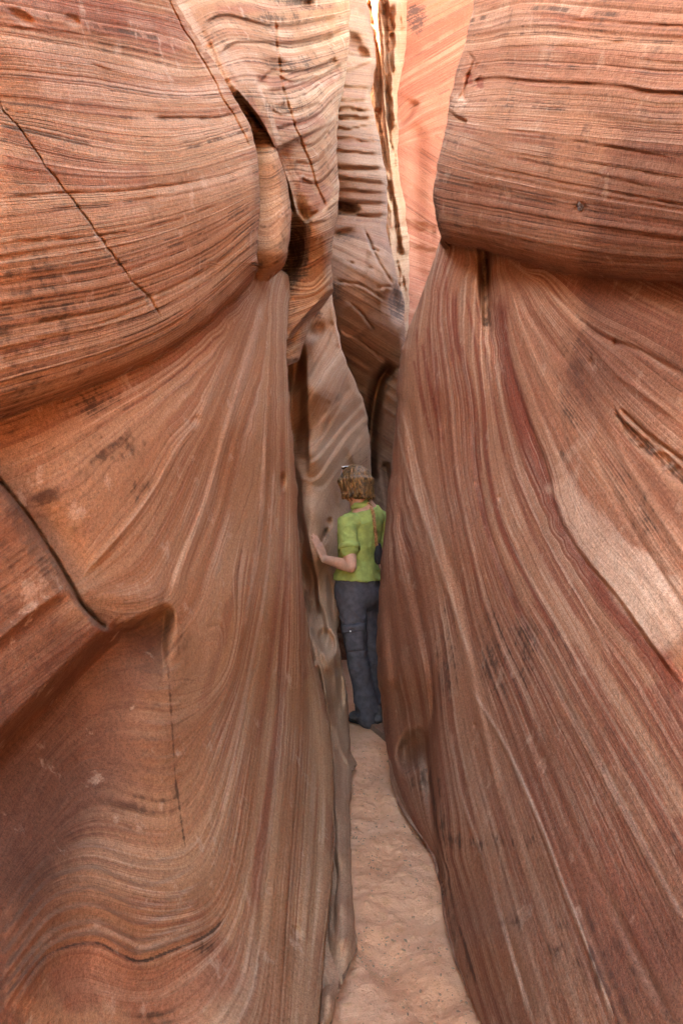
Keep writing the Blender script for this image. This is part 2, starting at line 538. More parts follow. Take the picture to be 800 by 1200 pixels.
def l_mask(x, y):
    yb = np.interp(x, L_EDGE_X, L_EDGE_Y)
    yb = yb + 2.0 * vnoise(x * 0.05, 0, 0, 8)
    return y - yb


def l_strata(x, y):
    m = l_mask(x, y)
    d, sd, t = curve_dist(x, y, BLOCK, 1500)
    d2, sd2, t2 = curve_dist(x, y, BLOCK_FOOT, 1500)
    blk = (d * sd > 0) & (d2 * sd2 > 0) & (x < 130) & (y < 1000)
    return np.where(m < 0, L_S_B(x, y), np.where(blk, 25 + (y + 0.756 * x - 590) / 38, L_S_L(x, y)))


BLOCK_FOOT = [(124, 738), (88, 772), (50, 810), (0, 858), (-120, 980)]
BLOCK = [(-120, 470), (-40, 530), (0, 566), (30, 602), (58, 645), (84, 690), (97, 712), (124, 738)]
HOLLOW = [(84, 698), (104, 722), (124, 735), (150, 729), (175, 717), (193, 709), (203, 716), (207, 745), (211, 790), (209, 830), (204, 880)]


def l_depth(x, y, s):
    m = l_mask(x, y)
    low = L_LOW(x, y)
    # the block with the square corner, nearest the station
    d, sd, t = curve_dist(x, y, BLOCK, 1500)
    d2, sd2, t2 = curve_dist(x, y, BLOCK_FOOT, 1500)
    A = d * sd           # + to the left/below of the block's upper edge
    B = d2 * sd2         # + above the lower edge
    lump = sstep(-2.5, 3.5, A) * sstep(-9, 6, B)
    low = low - 0.085 * lump * np.exp(-np.clip(A, 0, 999) / 260.0)
    # a facet edge across the block
    low = low + groove(x, y, [(-60, 805), (0, 750), (40, 717), (80, 690)], 5, -0.014)
    low = low + ledge(x, y, [(80, 690), (40, 717), (0, 750), (-60, 805)], -0.022, 4, 60)
    # crack dust along the block
    low = low + groove(x, y, BLOCK, 3.2, 0.05, 0.02, 2.0)
    # trough next to the block
    low = low + 0.05 * blob(x, y, 62, 625, 22, 55, -0.6)
    low = low + 0.13 * sstep(1, 16, -B) * np.exp(-np.clip(-B, 0, 999) / 110.0) * sstep(150, 90, x)
    # hollow beneath the overhang, dying out downwards
    d, sd, t = curve_dist(x, y, HOLLOW, 900)
    hin = sstep(-3, 12 + 22 * sstep(180, 205, x) * sstep(715, 760, y), d * sd)
    fall = np.clip(1 - (y - 700) / 360.0, 0, 1) ** 1.3
    fall = fall * (1 - sstep(722, 815, y) * sstep(120, 205, x))
    box = hin * fall * sstep(2, 22, -B) * np.where(y > 690, 1, 0)
    low = low + 0.21 * box
    low = low + groove(x, y, [(90, 694), (130, 700), (170, 700), (195, 704)], 14, -0.02)
    # ribs left standing between the beds, following them down
    low = low + groove(x, y, [(275, 400), (250, 455), (235, 490), (212, 522), (175, 585), (135, 635), (95, 680)], 4, -0.012)
    low = low + ledge(x, y, [(275, 400), (250, 455), (235, 490), (212, 522), (175, 585), (135, 635), (95, 680)], -0.014, 3, 40)
    low = low + groove(x, y, [(312, 340), (285, 440), (262, 515), (243, 585), (218, 650), (198, 702)], 4, -0.015)
    low = low + groove(x, y, [(318, 360), (292, 440), (270, 520), (252, 590), (232, 645), (214, 690)], 5, 0.013)
    low = low + groove(x, y, [(322, 380), (312, 540), (297, 660), (277, 780), (250, 850), (238, 880)], 4, -0.012)
    low = low + groove(x, y, [(330, 380), (326, 600), (303, 760), (273, 900), (243, 985), (214, 1012)], 5, 0.012)
    low = low + groove(x, y, [(336, 430), (338, 650), (330, 850), (316, 1000), (300, 1125), (290, 1170)], 5, 0.014)
    low = low + groove(x, y, [(341, 600), (349, 720), (348, 850), (341, 950), (331, 1060), (322, 1180)], 7, -0.014)
    low = low + groove(x, y, [(362, 800), (371, 900), (372, 1010), (366, 1110)], 7, 0.02)
    # waves: steps between the folded beds
    for k, (off, a) in enumerate([(-112, .010), (-86, .016), (-62, .014), (-42, .02), (-22, .02), (-8, .022)]):
        w = [(0, 1186 + off), (40, 1135 + off), (65, 1112 + off), (110, 1102 + off), (140, 1115 + off), (165, 1124 + off), (205, 1110 + off * 0.95), (240, 1092 + off)]
        low = low + ledge(x, y, w, -a, 3, 26)
    low = low + ledge(x, y, [(10, 1190), (40, 1140), (65, 1116), (110, 1106), (140, 1119), (165, 1128), (205, 1114), (245, 1096), (266, 1074)], -0.012, 3, 60)
    # little ledges hooking round the rim of the hollow
    for k in range(9):
        yy = 742 + k * 20
        xx = 206 + 0.06 * (yy - 742)
        low = low + ledge(x, y, [(xx - 60, yy - 3), (xx - 30, yy + 5), (xx - 2, yy), (xx + 14, yy - 22)], -0.007, 2, 12, 0.3)
    # a small flaked scar
    low = low + 0.02 * blob(x, y, 348, 1094, 5, 9, -0.2, 4)
    # small chips and pocks
    low = low + 0.02 * blob(x, y, 229, 494, 8, 5, -0.8, 4) + 0.015 * blob(x, y, 298, 440, 3, 7, 0.3)
    low = low + 0.06 * blob(x, y, 331, 565, 3.5, 10, 0.05, 4)
    b = L_BULGE(x, y)
    tq = np.clip(1 + m / 40, 0, 1)
    b = b + 0.22 * (1 - np.sqrt(1 - tq ** 2.6 * .998))
    # cracks across the bulge
    b = b + groove(x, y, [(-30, 75), (0, 122), (28, 158), (60, 203), (95, 248), (130, 297), (160, 335), (178, 352), (192, 376)], .8, 0.02, 0.04, 2.4)
    b = b + ledge(x, y, [(192, 376), (160, 335), (130, 297), (95, 248), (60, 203), (28, 158), (0, 122), (-30, 75)], 0.014, 2, 24, 0.05)
    b = b + groove(x, y, [(192, -15), (213, 30), (230, 58), (248, 88), (262, 118), (272, 132), (282, 150), (292, 172)], 1.0, 0.025, 0.02, 1.2)
    b = b + groove(x, y, [(180, 138), (235, 138), (262, 137), (273, 131), (286, 128)], 1.3, 0.02, 0.1, 1)
    for poly, a in [([(0, 233), (60, 226), (150, 222), (250, 208), (300, 192)], .018), ([(30, 248), (120, 238), (220, 225), (300, 203)], .013),
                    ([(0, 283), (100, 277), (190, 262), (300, 222)], .014), ([(20, 300), (120, 292), (230, 260), (302, 230)], .012),
                    ([(0, 388), (60, 374), (150, 356), (240, 316), (300, 272)], .02), ([(10, 402), (110, 380), (200, 345)], .012),
                    ([(0, 455), (60, 440), (125, 415), (215, 372), (290, 308)], .016), ([(90, 68), (150, 88), (200, 97), (250, 92)], .01),
                    ([(130, 134), (190, 138), (240, 137)], .012), ([(60, 118), (110, 118), (200, 119), (270, 113)], .008), ([(0, 30), (80, 38), (150, 43)], .008)]:
        b = b + ledge(x, y, poly, a * .6, 1.4, 10, .2) * (.5 + .5 * vnoise(x * .035, y * .035, a * 900, 6))
        b = b + groove(x, y, [(p[0], p[1] + 1) for p in poly], 1.3, a * 0.5, 0.2, 1.5) * (.5 + .8 * vnoise(x * .05, y * .05, a * 700, 7))
    b = b + 0.02 * blob(x, y, 25, 20, 16, 6, 0.5, 4) + 0.02 * blob(x, y, 86, 25, 9, 6, 0.6, 4)
    return np.where(m < 0, b, low + 0.0)


def l_paint(x, y, s):
    m = l_mask(x, y)
    up = m < 0
    red = strokes(x, y, [([(-40, -5), (60, 5), (130, 20), (190, 38), (225, 50)], 20, .8), ([(0, 190), (90, 205), (180, 205)], 16, .55), ([(0, 152), (70, 180), (130, 196)], 9, .5),
                         ([(120, 95), (200, 108), (245, 108)], 6, .4),
                         ([(338, 640), (335, 720), (326, 850), (306, 985), (297, 1080)], 7, .75), ([(330, 500), (330, 640), (318, 760), (300, 880)], 3, .6),
                         ([(349, 680), (354, 740), (357, 800)], 6, .5),
                         ([(60, 1170), (120, 1140), (180, 1165), (240, 1140), (280, 1120)], 36, .62), ([(150, 1195), (240, 1175)], 30, .55),
                         ([(268, 700), (255, 770), (235, 830)], 5, .4), ([(284, 640), (262, 760)], 3, .4)])
    pale = strokes(x, y, [([(275, 400), (250, 455), (235, 490), (212, 522), (175, 585), (135, 635)], 4, .55), ([(312, 340), (285, 440), (262, 515), (243, 585), (218, 650), (199, 700)], 6, .6),
                          ([(310, 500), (305, 620), (285, 740)], 3, .7), ([(322, 540), (312, 680), (290, 800), (272, 900), (258, 960)], 2, .9),
                          ([(330, 820), (318, 960), (305, 1060)], 2, .7), ([(303, 1125), (293, 1170), (270, 1215)], 3, .6),
                          ([(0, 55), (90, 70), (200, 92)], 7, .5), ([(40, 100), (160, 110), (270, 108)], 14, .55), ([(150, 140), (230, 150), (285, 150)], 14, .45), ([(180, 230), (300, 200)], 8, .5),
                          ([(0, 470), (60, 452), (125, 430), (215, 388), (290, 322)], 4, .7), ([(345, 500), (343, 460), (336, 400)], 4, .4),
                          ([(60, 1098), (110, 1088), (145, 1100), (168, 1110), (205, 1095), (240, 1078)], 3.0, .7), ([(30, 1130), (62, 1095)], 3, .5)])
    pale = np.maximum(pale, .9 * blob(x, y, 25, 20, 15, 6, .5, 4) + .9 * blob(x, y, 86, 25, 8, 6, .6, 4) + .9 * blob(x, y, 138, 58, 5, 9, .2, 4) + .8 * blob(x, y, 229, 494, 6, 4, -.8, 4) + .9 * blob(x, y, 348, 1096, 4, 6, 0, 4))
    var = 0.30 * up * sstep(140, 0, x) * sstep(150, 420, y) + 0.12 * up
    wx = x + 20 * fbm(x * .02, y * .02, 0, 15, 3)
    shade_film = 1.0 * sstep(250, 110, wx - .0 * y) * sstep(690, 780, y) * (1 - sstep(960, 1120, y + .6 * x)) + .5 * sstep(140, 20, wx) * sstep(480, 640, y)  # brown varnish and painted shade over the lower left and its hollow
    shade_film = np.clip(shade_film + .25 * sstep(90, 0, wx) * sstep(250, 420, y) + .55 * blob(x, y, 155, 765, 60, 60) + .3 * sstep(60, 0, wx) * sstep(900, 1000, y), 0, .95) * sstep(300, 240, x)
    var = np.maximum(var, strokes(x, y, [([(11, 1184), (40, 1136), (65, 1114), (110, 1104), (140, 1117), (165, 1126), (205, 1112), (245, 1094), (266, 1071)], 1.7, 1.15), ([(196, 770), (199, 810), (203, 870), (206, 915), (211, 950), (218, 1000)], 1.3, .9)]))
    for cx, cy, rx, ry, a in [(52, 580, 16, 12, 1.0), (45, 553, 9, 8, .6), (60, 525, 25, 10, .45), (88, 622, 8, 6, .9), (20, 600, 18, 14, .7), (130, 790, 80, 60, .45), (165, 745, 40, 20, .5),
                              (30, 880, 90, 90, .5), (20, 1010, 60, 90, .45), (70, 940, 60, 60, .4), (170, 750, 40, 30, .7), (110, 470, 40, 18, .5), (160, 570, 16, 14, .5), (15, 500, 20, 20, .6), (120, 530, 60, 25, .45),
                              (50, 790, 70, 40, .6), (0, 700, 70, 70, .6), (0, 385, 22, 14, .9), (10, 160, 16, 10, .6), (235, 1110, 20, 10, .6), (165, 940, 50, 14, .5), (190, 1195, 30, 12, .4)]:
        var = np.maximum(var, a * blob(x, y, cx, cy, rx, ry))  # stains, plus shade painted into the hollow under the overhang
    return {"red": red, "pale": np.clip(pale, 0, 1), "varnish_shade": var, "ledgy": np.where(up, 1.0, .25), "shade_film": shade_film}


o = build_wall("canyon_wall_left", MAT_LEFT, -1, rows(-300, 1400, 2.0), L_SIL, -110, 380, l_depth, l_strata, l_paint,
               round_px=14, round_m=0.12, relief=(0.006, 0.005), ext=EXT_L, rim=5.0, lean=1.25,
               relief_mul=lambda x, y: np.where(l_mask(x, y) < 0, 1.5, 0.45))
tag(o, "near left canyon wall with overhanging bulge above fanned sandstone beds", "rock wall", kind="structure")

# ============================================================ near right wall
R_SIL = [(620, -300), (580, -110), (556, 0), (549, 30), (537, 75), (529, 105), (524, 135), (519, 165), (512, 195), (508, 225), (509, 245), (513, 262), (517, 275),
         (512, 290), (506, 312), (494, 345), (480, 380), (470, 410), (466, 440), (464, 480), (460, 530), (453, 590), (448, 640), (443, 700), (441, 760),
         (444, 810), (452, 870), (457, 915), (467, 945), (482, 968), (497, 988), (507, 1006), (516, 1040), (520, 1080), (533, 1130), (552, 1170), (566, 1205), (600, 1290), (650, 1400)]
R_EDGE_X = [300, 480, 518, 540, 565, 585, 600, 640, 680, 740, 800, 880, 1200]
R_EDGE_Y = [270, 276, 281, 288, 292, 297, 303, 316, 323, 328, 331, 334, 340]
R_LOW = Plate([(910, 350, 1.2), (910, 700, 1.14), (910, 1000, 1.0), (910, 1400, .88),
               (800, 320, 1.45), (800, 500, 1.39), (800, 700, 1.3), (800, 900, 1.2), (800, 1100, 1.08), (800, 1250, 1.0), (800, 1400, .94),
               (700, 320, 1.82), (700, 500, 1.73), (700, 700, 1.58), (700, 900, 1.42), (700, 1100, 1.26), (700, 1250, 1.15), (700, 1400, 1.05),
               (620, 310, 2.3), (620, 500, 2.15), (620, 700, 1.95), (620, 900, 1.72), (620, 1050, 1.54), (620, 1200, 1.38), (620, 1400, 1.2),
               (560, 300, 2.75), (560, 500, 2.6), (560, 700, 2.38), (560, 850, 2.15), (560, 1000, 1.92), (560, 1100, 1.77), (562, 1230, 1.66),
               (510, 300, 3.1), (500, 450, 3.05), (500, 650, 2.86), (512, 800, 2.62), (515, 950, 2.36), (520, 1060, 2.25),
               (468, 450, 3.4), (455, 620, 3.42), (448, 750, 3.35), (450, 850, 3.32), (470, 940, 2.9), (540, 1150, 1.92)], 0.001)
R_BULGE = Plate([(910, -300, 1.05), (910, 0, 1.05), (910, 150, 1.02), (910, 340, 1.08), (800, -300, 1.42), (800, 0, 1.32), (800, 150, 1.23), (800, 330, 1.3),
                 (700, 0, 1.67), (700, 150, 1.56), (700, 320, 1.63), (600, 0, 2.2), (600, 150, 2.05), (600, 300, 2.14), (550, 50, 2.6), (530, 200, 2.5), (530, 275, 2.58),
                 (700, -300, 1.85), (640, -300, 2.3), (575, -60, 2.6)], 0.001)
R_S_B = strata_plate([(0, [(575, -45), (680, -62), (850, -62)]), (2, [(553, 28), (620, 13), (700, 20), (850, 30)]), (3.4, [(545, 62), (600, 55), (650, 54), (720, 60), (850, 68)]),
                      (5, [(532, 100), (580, 90), (625, 95), (720, 99), (765, 107), (850, 109)]), (7.2, [(524, 140), (565, 146), (640, 152), (720, 160), (850, 172)]),
                      (9.5, [(515, 168), (565, 183), (640, 200), (720, 214), (850, 238)]), (12.5, [(510, 222), (560, 232), (680, 255), (800, 272), (870, 280)]),
                      (15, [(514, 262), (570, 274), (650, 292), (740, 304), (870, 310)]), (17, [(518, 279), (565, 290), (600, 301), (680, 321), (800, 329), (870, 332)])])
R_S_L = strata_plate([(20.5, [(690, 330), (740, 362), (800, 392), (880, 425)]), (22, [(605, 310), (640, 325), (680, 368), (740, 402), (800, 440), (880, 490)]),
                      (24.5, [(596, 306), (640, 370), (675, 415), (720, 475), (800, 560), (880, 640)]), (28, [(588, 306), (610, 370), (640, 440), (680, 500), (740, 590), (800, 680), (880, 790)]),
                      (29.4, [(585, 306), (600, 385), (627, 460), (665, 545), (700, 605), (745, 662), (800, 738), (880, 850)]), (31, [(582, 305), (590, 370), (597, 410), (610, 465), (640, 545), (655, 610), (685, 655), (725, 700), (760, 750), (800, 803), (880, 920)]),
                      (31.8, [(577, 305), (584, 400), (600, 480), (630, 560), (660, 625), (700, 690), (750, 752), (785, 805), (880, 960)]),
                      (33, [(572, 300), (577, 400), (585, 480), (600, 550), (640, 640), (680, 710), (740, 805), (800, 905), (880, 1040)]),
                      (35.2, [(545, 292), (538, 360), (541, 420), (550, 475), (555, 550), (570, 625), (600, 705), (645, 790), (705, 905), (800, 1090), (860, 1210)]),
                      (37.2, [(520, 287), (505, 360), (510, 450), (522, 560), (540, 650), (560, 740), (600, 850), (650, 985), (690, 1095), (730, 1195)]),
                      (39, [(495, 345), (482, 420), (485, 480), (500, 580), (520, 680), (540, 780), (565, 880), (600, 1000), (640, 1120), (665, 1200)]),
                      (40.2, [(475, 400), (470, 470), (480, 560), (500, 640), (520, 760), (530, 860), (560, 1000), (590, 1120), (615, 1200)]),
                      (41.4, [(464, 450), (458, 580), (470, 680), (495, 800), (510, 920), (520, 1000), (545, 1100), (575, 1200)]),
                      (42.4, [(450, 600), (443, 700), (450, 860), (475, 945), (512, 1015)])])


def r_mask(x, y):
    yb = np.interp(x, R_EDGE_X, R_EDGE_Y)
    return y - (yb + 1.5 * vnoise(x * 0.05, 3, 0, 18))


def r_strata(x, y):
    return np.where(r_mask(x, y) < 0, R_S_B(x, y), R_S_L(x, y))


RIDGES = [([(466, 470), (480, 560), (503, 625), (528, 700), (545, 760), (565, 850), (590, 960)], 5, -.028),
          ([(474, 450), (492, 560), (517, 630), (545, 715), (560, 790)], 6, .026),
          ([(463, 490), (468, 560), (475, 640), (492, 720), (508, 800), (510, 860)], 6, .03),
          ([(458, 560), (466, 650), (481, 720), (497, 790), (506, 860), (507, 925), (515, 990)], 5, -.03),
          ([(519, 760), (512, 820), (509, 900)], 9, .025),
          ([(525, 420), (530, 520), (545, 600), (560, 680), (585, 760), (615, 860), (650, 960)], 5, -.012),
          ([(550, 440), (556, 540), (572, 620), (600, 700), (640, 780), (690, 880)], 5, .012),
          ([(548, 800), (566, 830), (590, 870), (615, 925), (640, 985), (662, 1045), (682, 1095), (700, 1145), (720, 1200)], 3.4, -.018),
          ([(526, 850), (540, 930), (563, 1000), (590, 1090), (618, 1190)], 3.4, -.014),
          ([(560, 990), (580, 1060), (610, 1140), (630, 1200)], 6, .012),
          ([(590, 800), (640, 900), (690, 1010), (740, 1110), (790, 1200)], 8, .012),
          ([(640, 800), (700, 900), (760, 1010), (810, 1100)], 5, -.01),
          ([(598, 420), (615, 480), (640, 545), (652, 600), (682, 652), (722, 700), (757, 750), (797, 805)], 2.4, .02),
          ([(590, 360), (594, 410), (612, 480), (640, 560)], 7, .02),
          ([(595, 310), (640, 345), (690, 400), (725, 440), (800, 495)], 5, -.016),
          ([(585, 312), (625, 375), (665, 425), (685, 445)], 6, .018),
          ([(610, 318), (655, 350), (700, 392), (750, 412), (810, 446)], 4, .024),
          ([(700, 470), (735, 545), (780, 620), (830, 690)], 6, -.012),
          ([(690, 520), (725, 590), (770, 665), (810, 730)], 5, .012),
          ([(536, 300), (524, 360), (527, 430)], 5, -.012), ([(552, 300), (556, 350), (566, 420), (575, 470)], 5, .014), ([(600, 318), (608, 380), (628, 440)], 7, -.014)]


def r_depth(x, y, s):
    m = r_mask(x, y)
    low = R_LOW(x, y)
    for poly, w, a in RIDGES:
        low = low + groove(x, y, poly, w * .8, a * .62, 0.12)
    # the pale plane stands a little proud beyond its contact
    low = low + ledge(x, y, [(797, 805), (757, 750), (722, 700), (682, 652), (652, 600), (640, 545), (615, 480), (598, 420)], -.02, 2.5, 70, 0.08)
    # the foot of the wall lies further back behind a standing rib
    foot = [(505, 760), (514, 800), (513, 850), (510, 900), (512, 950), (516, 985), (519, 1030)]
    d, sd, t = curve_dist(x, y, foot, 200)
    low = low + np.where(d < 1e5, 0.22 * sstep(-2, 9, d * sd) * sstep(.0, .35, t) * np.exp(-np.clip(d * sd, 0, 99) / 120), 0)
    low = low + 0.20 * blob(x, y, 483, 880, 15, 22, 0.25, 4) + 0.12 * blob(x, y, 503, 905, 8, 45, -0.1, 3)
    low = low + 0.10 * blob(x, y, 460, 760, 7, 90, -0.1, 3) * 0.4
    # the slot under the bulge
    low = low + 0.20 * blob(x, y, 568, 312, 7, 42, 0.0, 3) + 0.05 * blob(x, y, 570, 378, 6, 20, 0, 3)
    low = low + 0.07 * blob(x, y, 575, 360, 10, 70, -0.12)
    low = low + 0.05 * blob(x, y, 513, 286, 9, 8, 0, 3)
    # long open crack, rough inside
    ck = [(714, 474), (728, 494), (745, 515), (762, 528), (782, 545), (805, 566), (850, 600)]
    d, sd, t = curve_dist(x, y, ck, 40)
    rough = 1 + 0.8 * fbm(x * .12, y * .12, 1, 77, 3)
    low = low + np.where(d < 1e5, 0.020 * np.exp(-(d / (3 + 6 * sstep(0, .5, t) + 3 * vnoise(t * 14, 0, 0, 4))) ** 4) * rough * sstep(0, .12, t), 0)
    low = low + groove(x, y, [(724, 478), (748, 500), (775, 522), (820, 552)], 2, .03, .1, 2)
    for hx, hy, hr in [(559, 567, 3), (585, 583, 2), (720, 403, 3), (556, 850, 2), (693, 425, 4)]:
        low = low + 0.02 * blob(x, y, hx, hy, hr, hr * 1.4)
    low = low + 0.10 * sstep(60, 0, m) * 0.5
    tq = np.clip(1 + m / (46 + 40 * sstep(600, 760, x)), 0, 1)
    b = R_BULGE(x, y) + (0.24 - .12 * sstep(600, 780, x)) * (1 - np.sqrt(1 - tq ** 2.6 * .998))
    for poly, a in [([(545, 130), (580, 148), (640, 158), (720, 172), (800, 188)], .014), ([(530, 100), (580, 90), (625, 95), (720, 99), (765, 107), (860, 110)], .024),
                    ([(522, 140), (540, 158), (590, 176), (640, 185), (720, 195), (830, 214)], .012), ([(540, 163), (600, 182), (700, 205), (800, 226)], .012),
                    ([(515, 180), (550, 190), (620, 205), (720, 225), (860, 250)], .012), ([(520, 205), (560, 215), (640, 228), (760, 252)], .012),
                    ([(555, 60), (620, 55), (700, 52), (760, 44)], .01), ([(640, 20), (720, 26), (850, 32)], .012), ([(700, 62), (780, 72), (850, 75)], .008),
                    ([(570, 75), (640, 74), (720, 78), (830, 90)], .007), ([(600, 248), (680, 262), (780, 278), (860, 285)], .01), ([(545, 272), (600, 285), (680, 301), (780, 310)], .012)]:
        b = b + ledge(x, y, poly, a * .7, 1.4, 10, .2) * (.5 + .5 * vnoise(x * .035, y * .035, a * 900, 6))
        b = b + groove(x, y, [(p[0], p[1] + 1) for p in poly], 1.4, a * .55, .2, 1.5) * (.5 + .8 * vnoise(x * .05, y * .05, a * 700, 7))
    # broken edge with small blocks
    b = b + ledge(x, y, [(526, 128), (534, 136), (548, 142)], .05, 1.5, 16, .05)
    b = b + groove(x, y, [(548, 60), (555, 72), (548, 92), (543, 120)], 1.6, .03, .1, 1)
    b = b + ledge(x, y, [(536, 118), (548, 92), (560, 72)], .02, 1.5, 12, .1)
    b = b + 0.02 * blob(x, y, 549, 93, 6, 8, .2, 6) + 0.02 * blob(x, y, 562, 97, 5, 8, .2, 6)
    b = b + 0.015 * blob(x, y, 680, 244, 7, 6, 0, 4)
    return np.where(m < 0, b, low)


def r_paint(x, y, s):
    m = r_mask(x, y)
    up = m < 0
    red = strokes(x, y, [([(583, 330), (590, 410), (606, 480), (632, 560), (664, 628), (704, 692), (752, 752), (787, 803), (830, 870), (880, 950)], 10, .95),
                         ([(720, 690), (760, 755), (800, 812)], 16, .8), ([(532, 330), (533, 390), (546, 440), (553, 490), (557, 550), (572, 625), (600, 700), (640, 775)], 4.5, .9),
                         ([(545, 340), (556, 400), (566, 470), (570, 540), (588, 620), (622, 690), (660, 760)], 3, .85), ([(520, 300), (524, 360), (530, 420), (538, 470)], 2.4, .8),
                         ([(494, 400), (503, 450), (512, 490), (517, 520)], 2.4, .85), ([(484, 420), (494, 470), (505, 512)], 1.8, .7), ([(510, 410), (513, 480), (519, 520)], 2.6, .8),
                         ([(556, 345), (568, 410), (578, 470), (592, 540)], 1.8, .8), ([(665, 750), (700, 820), (760, 930), (830, 1060)], 14, .6), ([(620, 700), (670, 800), (720, 900)], 9, .45), ([(760, 800), (800, 860), (840, 930)], 22, .7),
                         ([(740, 900), (800, 1000)], 12, .5), ([(700, 960), (760, 1080), (800, 1150)], 30, .5), ([(610, 900), (680, 1040), (740, 1180)], 18, .4), ([(780, 960), (830, 1060)], 24, .6), ([(512, 330), (516, 390), (520, 440)], 1.6, .7), ([(488, 380), (490, 430), (498, 480), (508, 520)], 1.5, .8), ([(540, 400), (552, 450), (560, 500), (563, 560)], 2, .7), ([(600, 560), (630, 640), (680, 730)], 3, .6), ([(500, 380), (508, 430), (514, 480)], 1.6, .8), ([(549, 86), (549, 100)], 5, .9), ([(562, 90), (562, 104)], 4.5, .9)])
    pale = strokes(x, y, [([(463, 492), (480, 560), (503, 625), (528, 700), (550, 770)], 2, .8), ([(470, 480), (490, 550), (512, 620)], 1.6, .7),
                          ([(548, 800), (566, 830), (590, 870), (615, 925), (640, 985), (662, 1045), (682, 1095), (700, 1145), (720, 1200)], 2.6, .9),
                          ([(526, 850), (540, 930), (563, 1000), (590, 1090), (618, 1190)], 2.2, .75), ([(579, 420), (592, 490), (610, 560), (640, 630), (690, 720), (720, 780)], 2, .6),
                          ([(600, 640), (650, 730), (690, 800)], 1.6, .6), ([(628, 660), (670, 740), (720, 830)], 1.6, .6),
                          ([(652, 556), (672, 594), (702, 644), (742, 694), (800, 752)], 25, 1.0), ([(690, 606), (740, 656), (810, 716)], 18, .85),
                          ([(590, 300), (640, 340), (690, 385)], 2, .5), ([(700, 500), (660, 540), (655, 560)], 6, .4), ([(530, 115), (545, 125)], 8, .7), ([(545, 20), (620, 30), (650, 60)], 18, .35)])
    var = 0.12 * up + 0.05
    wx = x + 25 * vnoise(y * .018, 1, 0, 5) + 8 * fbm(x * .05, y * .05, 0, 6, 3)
    shade_film = .74 * sstep(668, 705, wx + .12 * (y - 250)) * sstep(70, 190, y) * (1 - sstep(430, 520, y)) + .3 * up * sstep(150, 300, y)  # soft shadow edge painted on the bulge, more shade lower down
    shade_film = np.clip(shade_film + .36 * sstep(700, 900, y) * sstep(500, 620, x) + .26 * sstep(620, 800, x) * sstep(880, 1100, y) + .2 * blob(x, y, 500, 760, 40, 120), 0, .72)

    var = np.maximum(var, strokes(x, y, [([(716, 476), (745, 515), (762, 528), (805, 566), (850, 600)], 7, .75),
                                         ([(568, 300), (570, 385)], 5, .6), ([(508, 215), (509, 245), (516, 272)], 3, .9),  # shade of the slot and cusp painted dark
                                         ([(508, 900), (516, 980), (524, 1060), (560, 1160)], 8, .5)]))
    for cx, cy, rx, ry, a in [(592, 986, 16.5, 10.5, .4), (558, 990, 13.5, 9, .4), (620, 985, 15, 9, .4), (695, 1082, 12, 18, 0.765), (605, 1080, 15, 7.5, 0.72), (651, 1112, 15, 13.5, 0.675), (715, 1112, 19.5, 27, 0.72),
                              (716, 1146, 18, 22.5, 0.72), (732, 1180, 15, 36, 0.72), (693, 1120, 4.5, 15, 0.765), (700, 1150, 6, 15, 0.765), (677, 1128, 6, 7.5, 0.765), (531, 985, 12, 9, 0.765), (660, 1085, 9, 7.5, 0.72), (740, 1138, 7.5, 7.5, 0.765),
                              (493, 915, 15, 18, 0.765), (690, 370, 14, 40, .55), (676, 430, 18, 45, 0.675), (668, 480, 14, 40, .6), (660, 540, 14, 30, .4), (590, 770, 30, 60, .55), (522, 770, 14, 60, .5), (790, 950, 60, 120, .3), (760, 610, 25, 40, .4), (780, 420, 20, 12, .5), (730, 560, 20, 30, .4), (610, 760, 60, 40, .45)]:
        var = np.maximum(var, a * blob(x, y, cx, cy, rx, ry))
    return {"red": red, "pale": np.clip(pale, 0, 1), "varnish_shade": var, "ledgy": np.where(up, 1.0, .25), "shade_film": shade_film}


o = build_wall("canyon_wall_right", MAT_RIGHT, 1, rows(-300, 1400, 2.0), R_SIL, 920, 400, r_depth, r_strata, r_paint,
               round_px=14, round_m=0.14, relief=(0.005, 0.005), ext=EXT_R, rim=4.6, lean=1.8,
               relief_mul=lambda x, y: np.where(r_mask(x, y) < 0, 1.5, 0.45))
tag(o, "near right canyon wall with rounded bulge above sweeping red banded beds", "rock wall", kind="structure")
# ============================================================ walls further in
def plain(x, y, s):
    return {"red": 0 * x, "pale": 0 * x, "varnish_shade": 0 * x + 0.1}


# ---- rib tucked behind the left bulge
def rib_depth(x, y, s):
    d = 2.86 + 0.00009 * (x - 318) ** 2 - 0.0004 * (y - 200)
    d = d + 0.20 * sstep(280, 330, y) ** 2
    d = d + 0.25 * sstep(190, 130, y)
    return d


RIB_S = strata_plate([(0, [(280, 120), (345, 130)]), (4, [(280, 195), (320, 205), (345, 185)]), (8, [(280, 260), (320, 275), (345, 245)]), (11, [(285, 322), (320, 322), (345, 300)])])
o = build_wall("sandstone_rib", MAT_LEFT, -1, rows(60, 330, 2.0), [(300, 60), (296, 100), (318, 150), (328, 185), (338, 215), (341, 250), (340, 280), (333, 308), (312, 326), (306, 332)], 268, 50,
               rib_depth, RIB_S, lambda x, y, s: {"red": 0 * x, "pale": 0 * x, "varnish_shade": 0.2 + .9 * sstep(185, 130, y)}, round_px=12, round_m=.12, rim=3.4, lean=.1, plateau=(0.2,), bottom=False)  # rib top painted dark as the shade of its recess
tag(o, "narrow rounded sandstone rib tucked behind the left bulge", "rock wall", kind="structure")

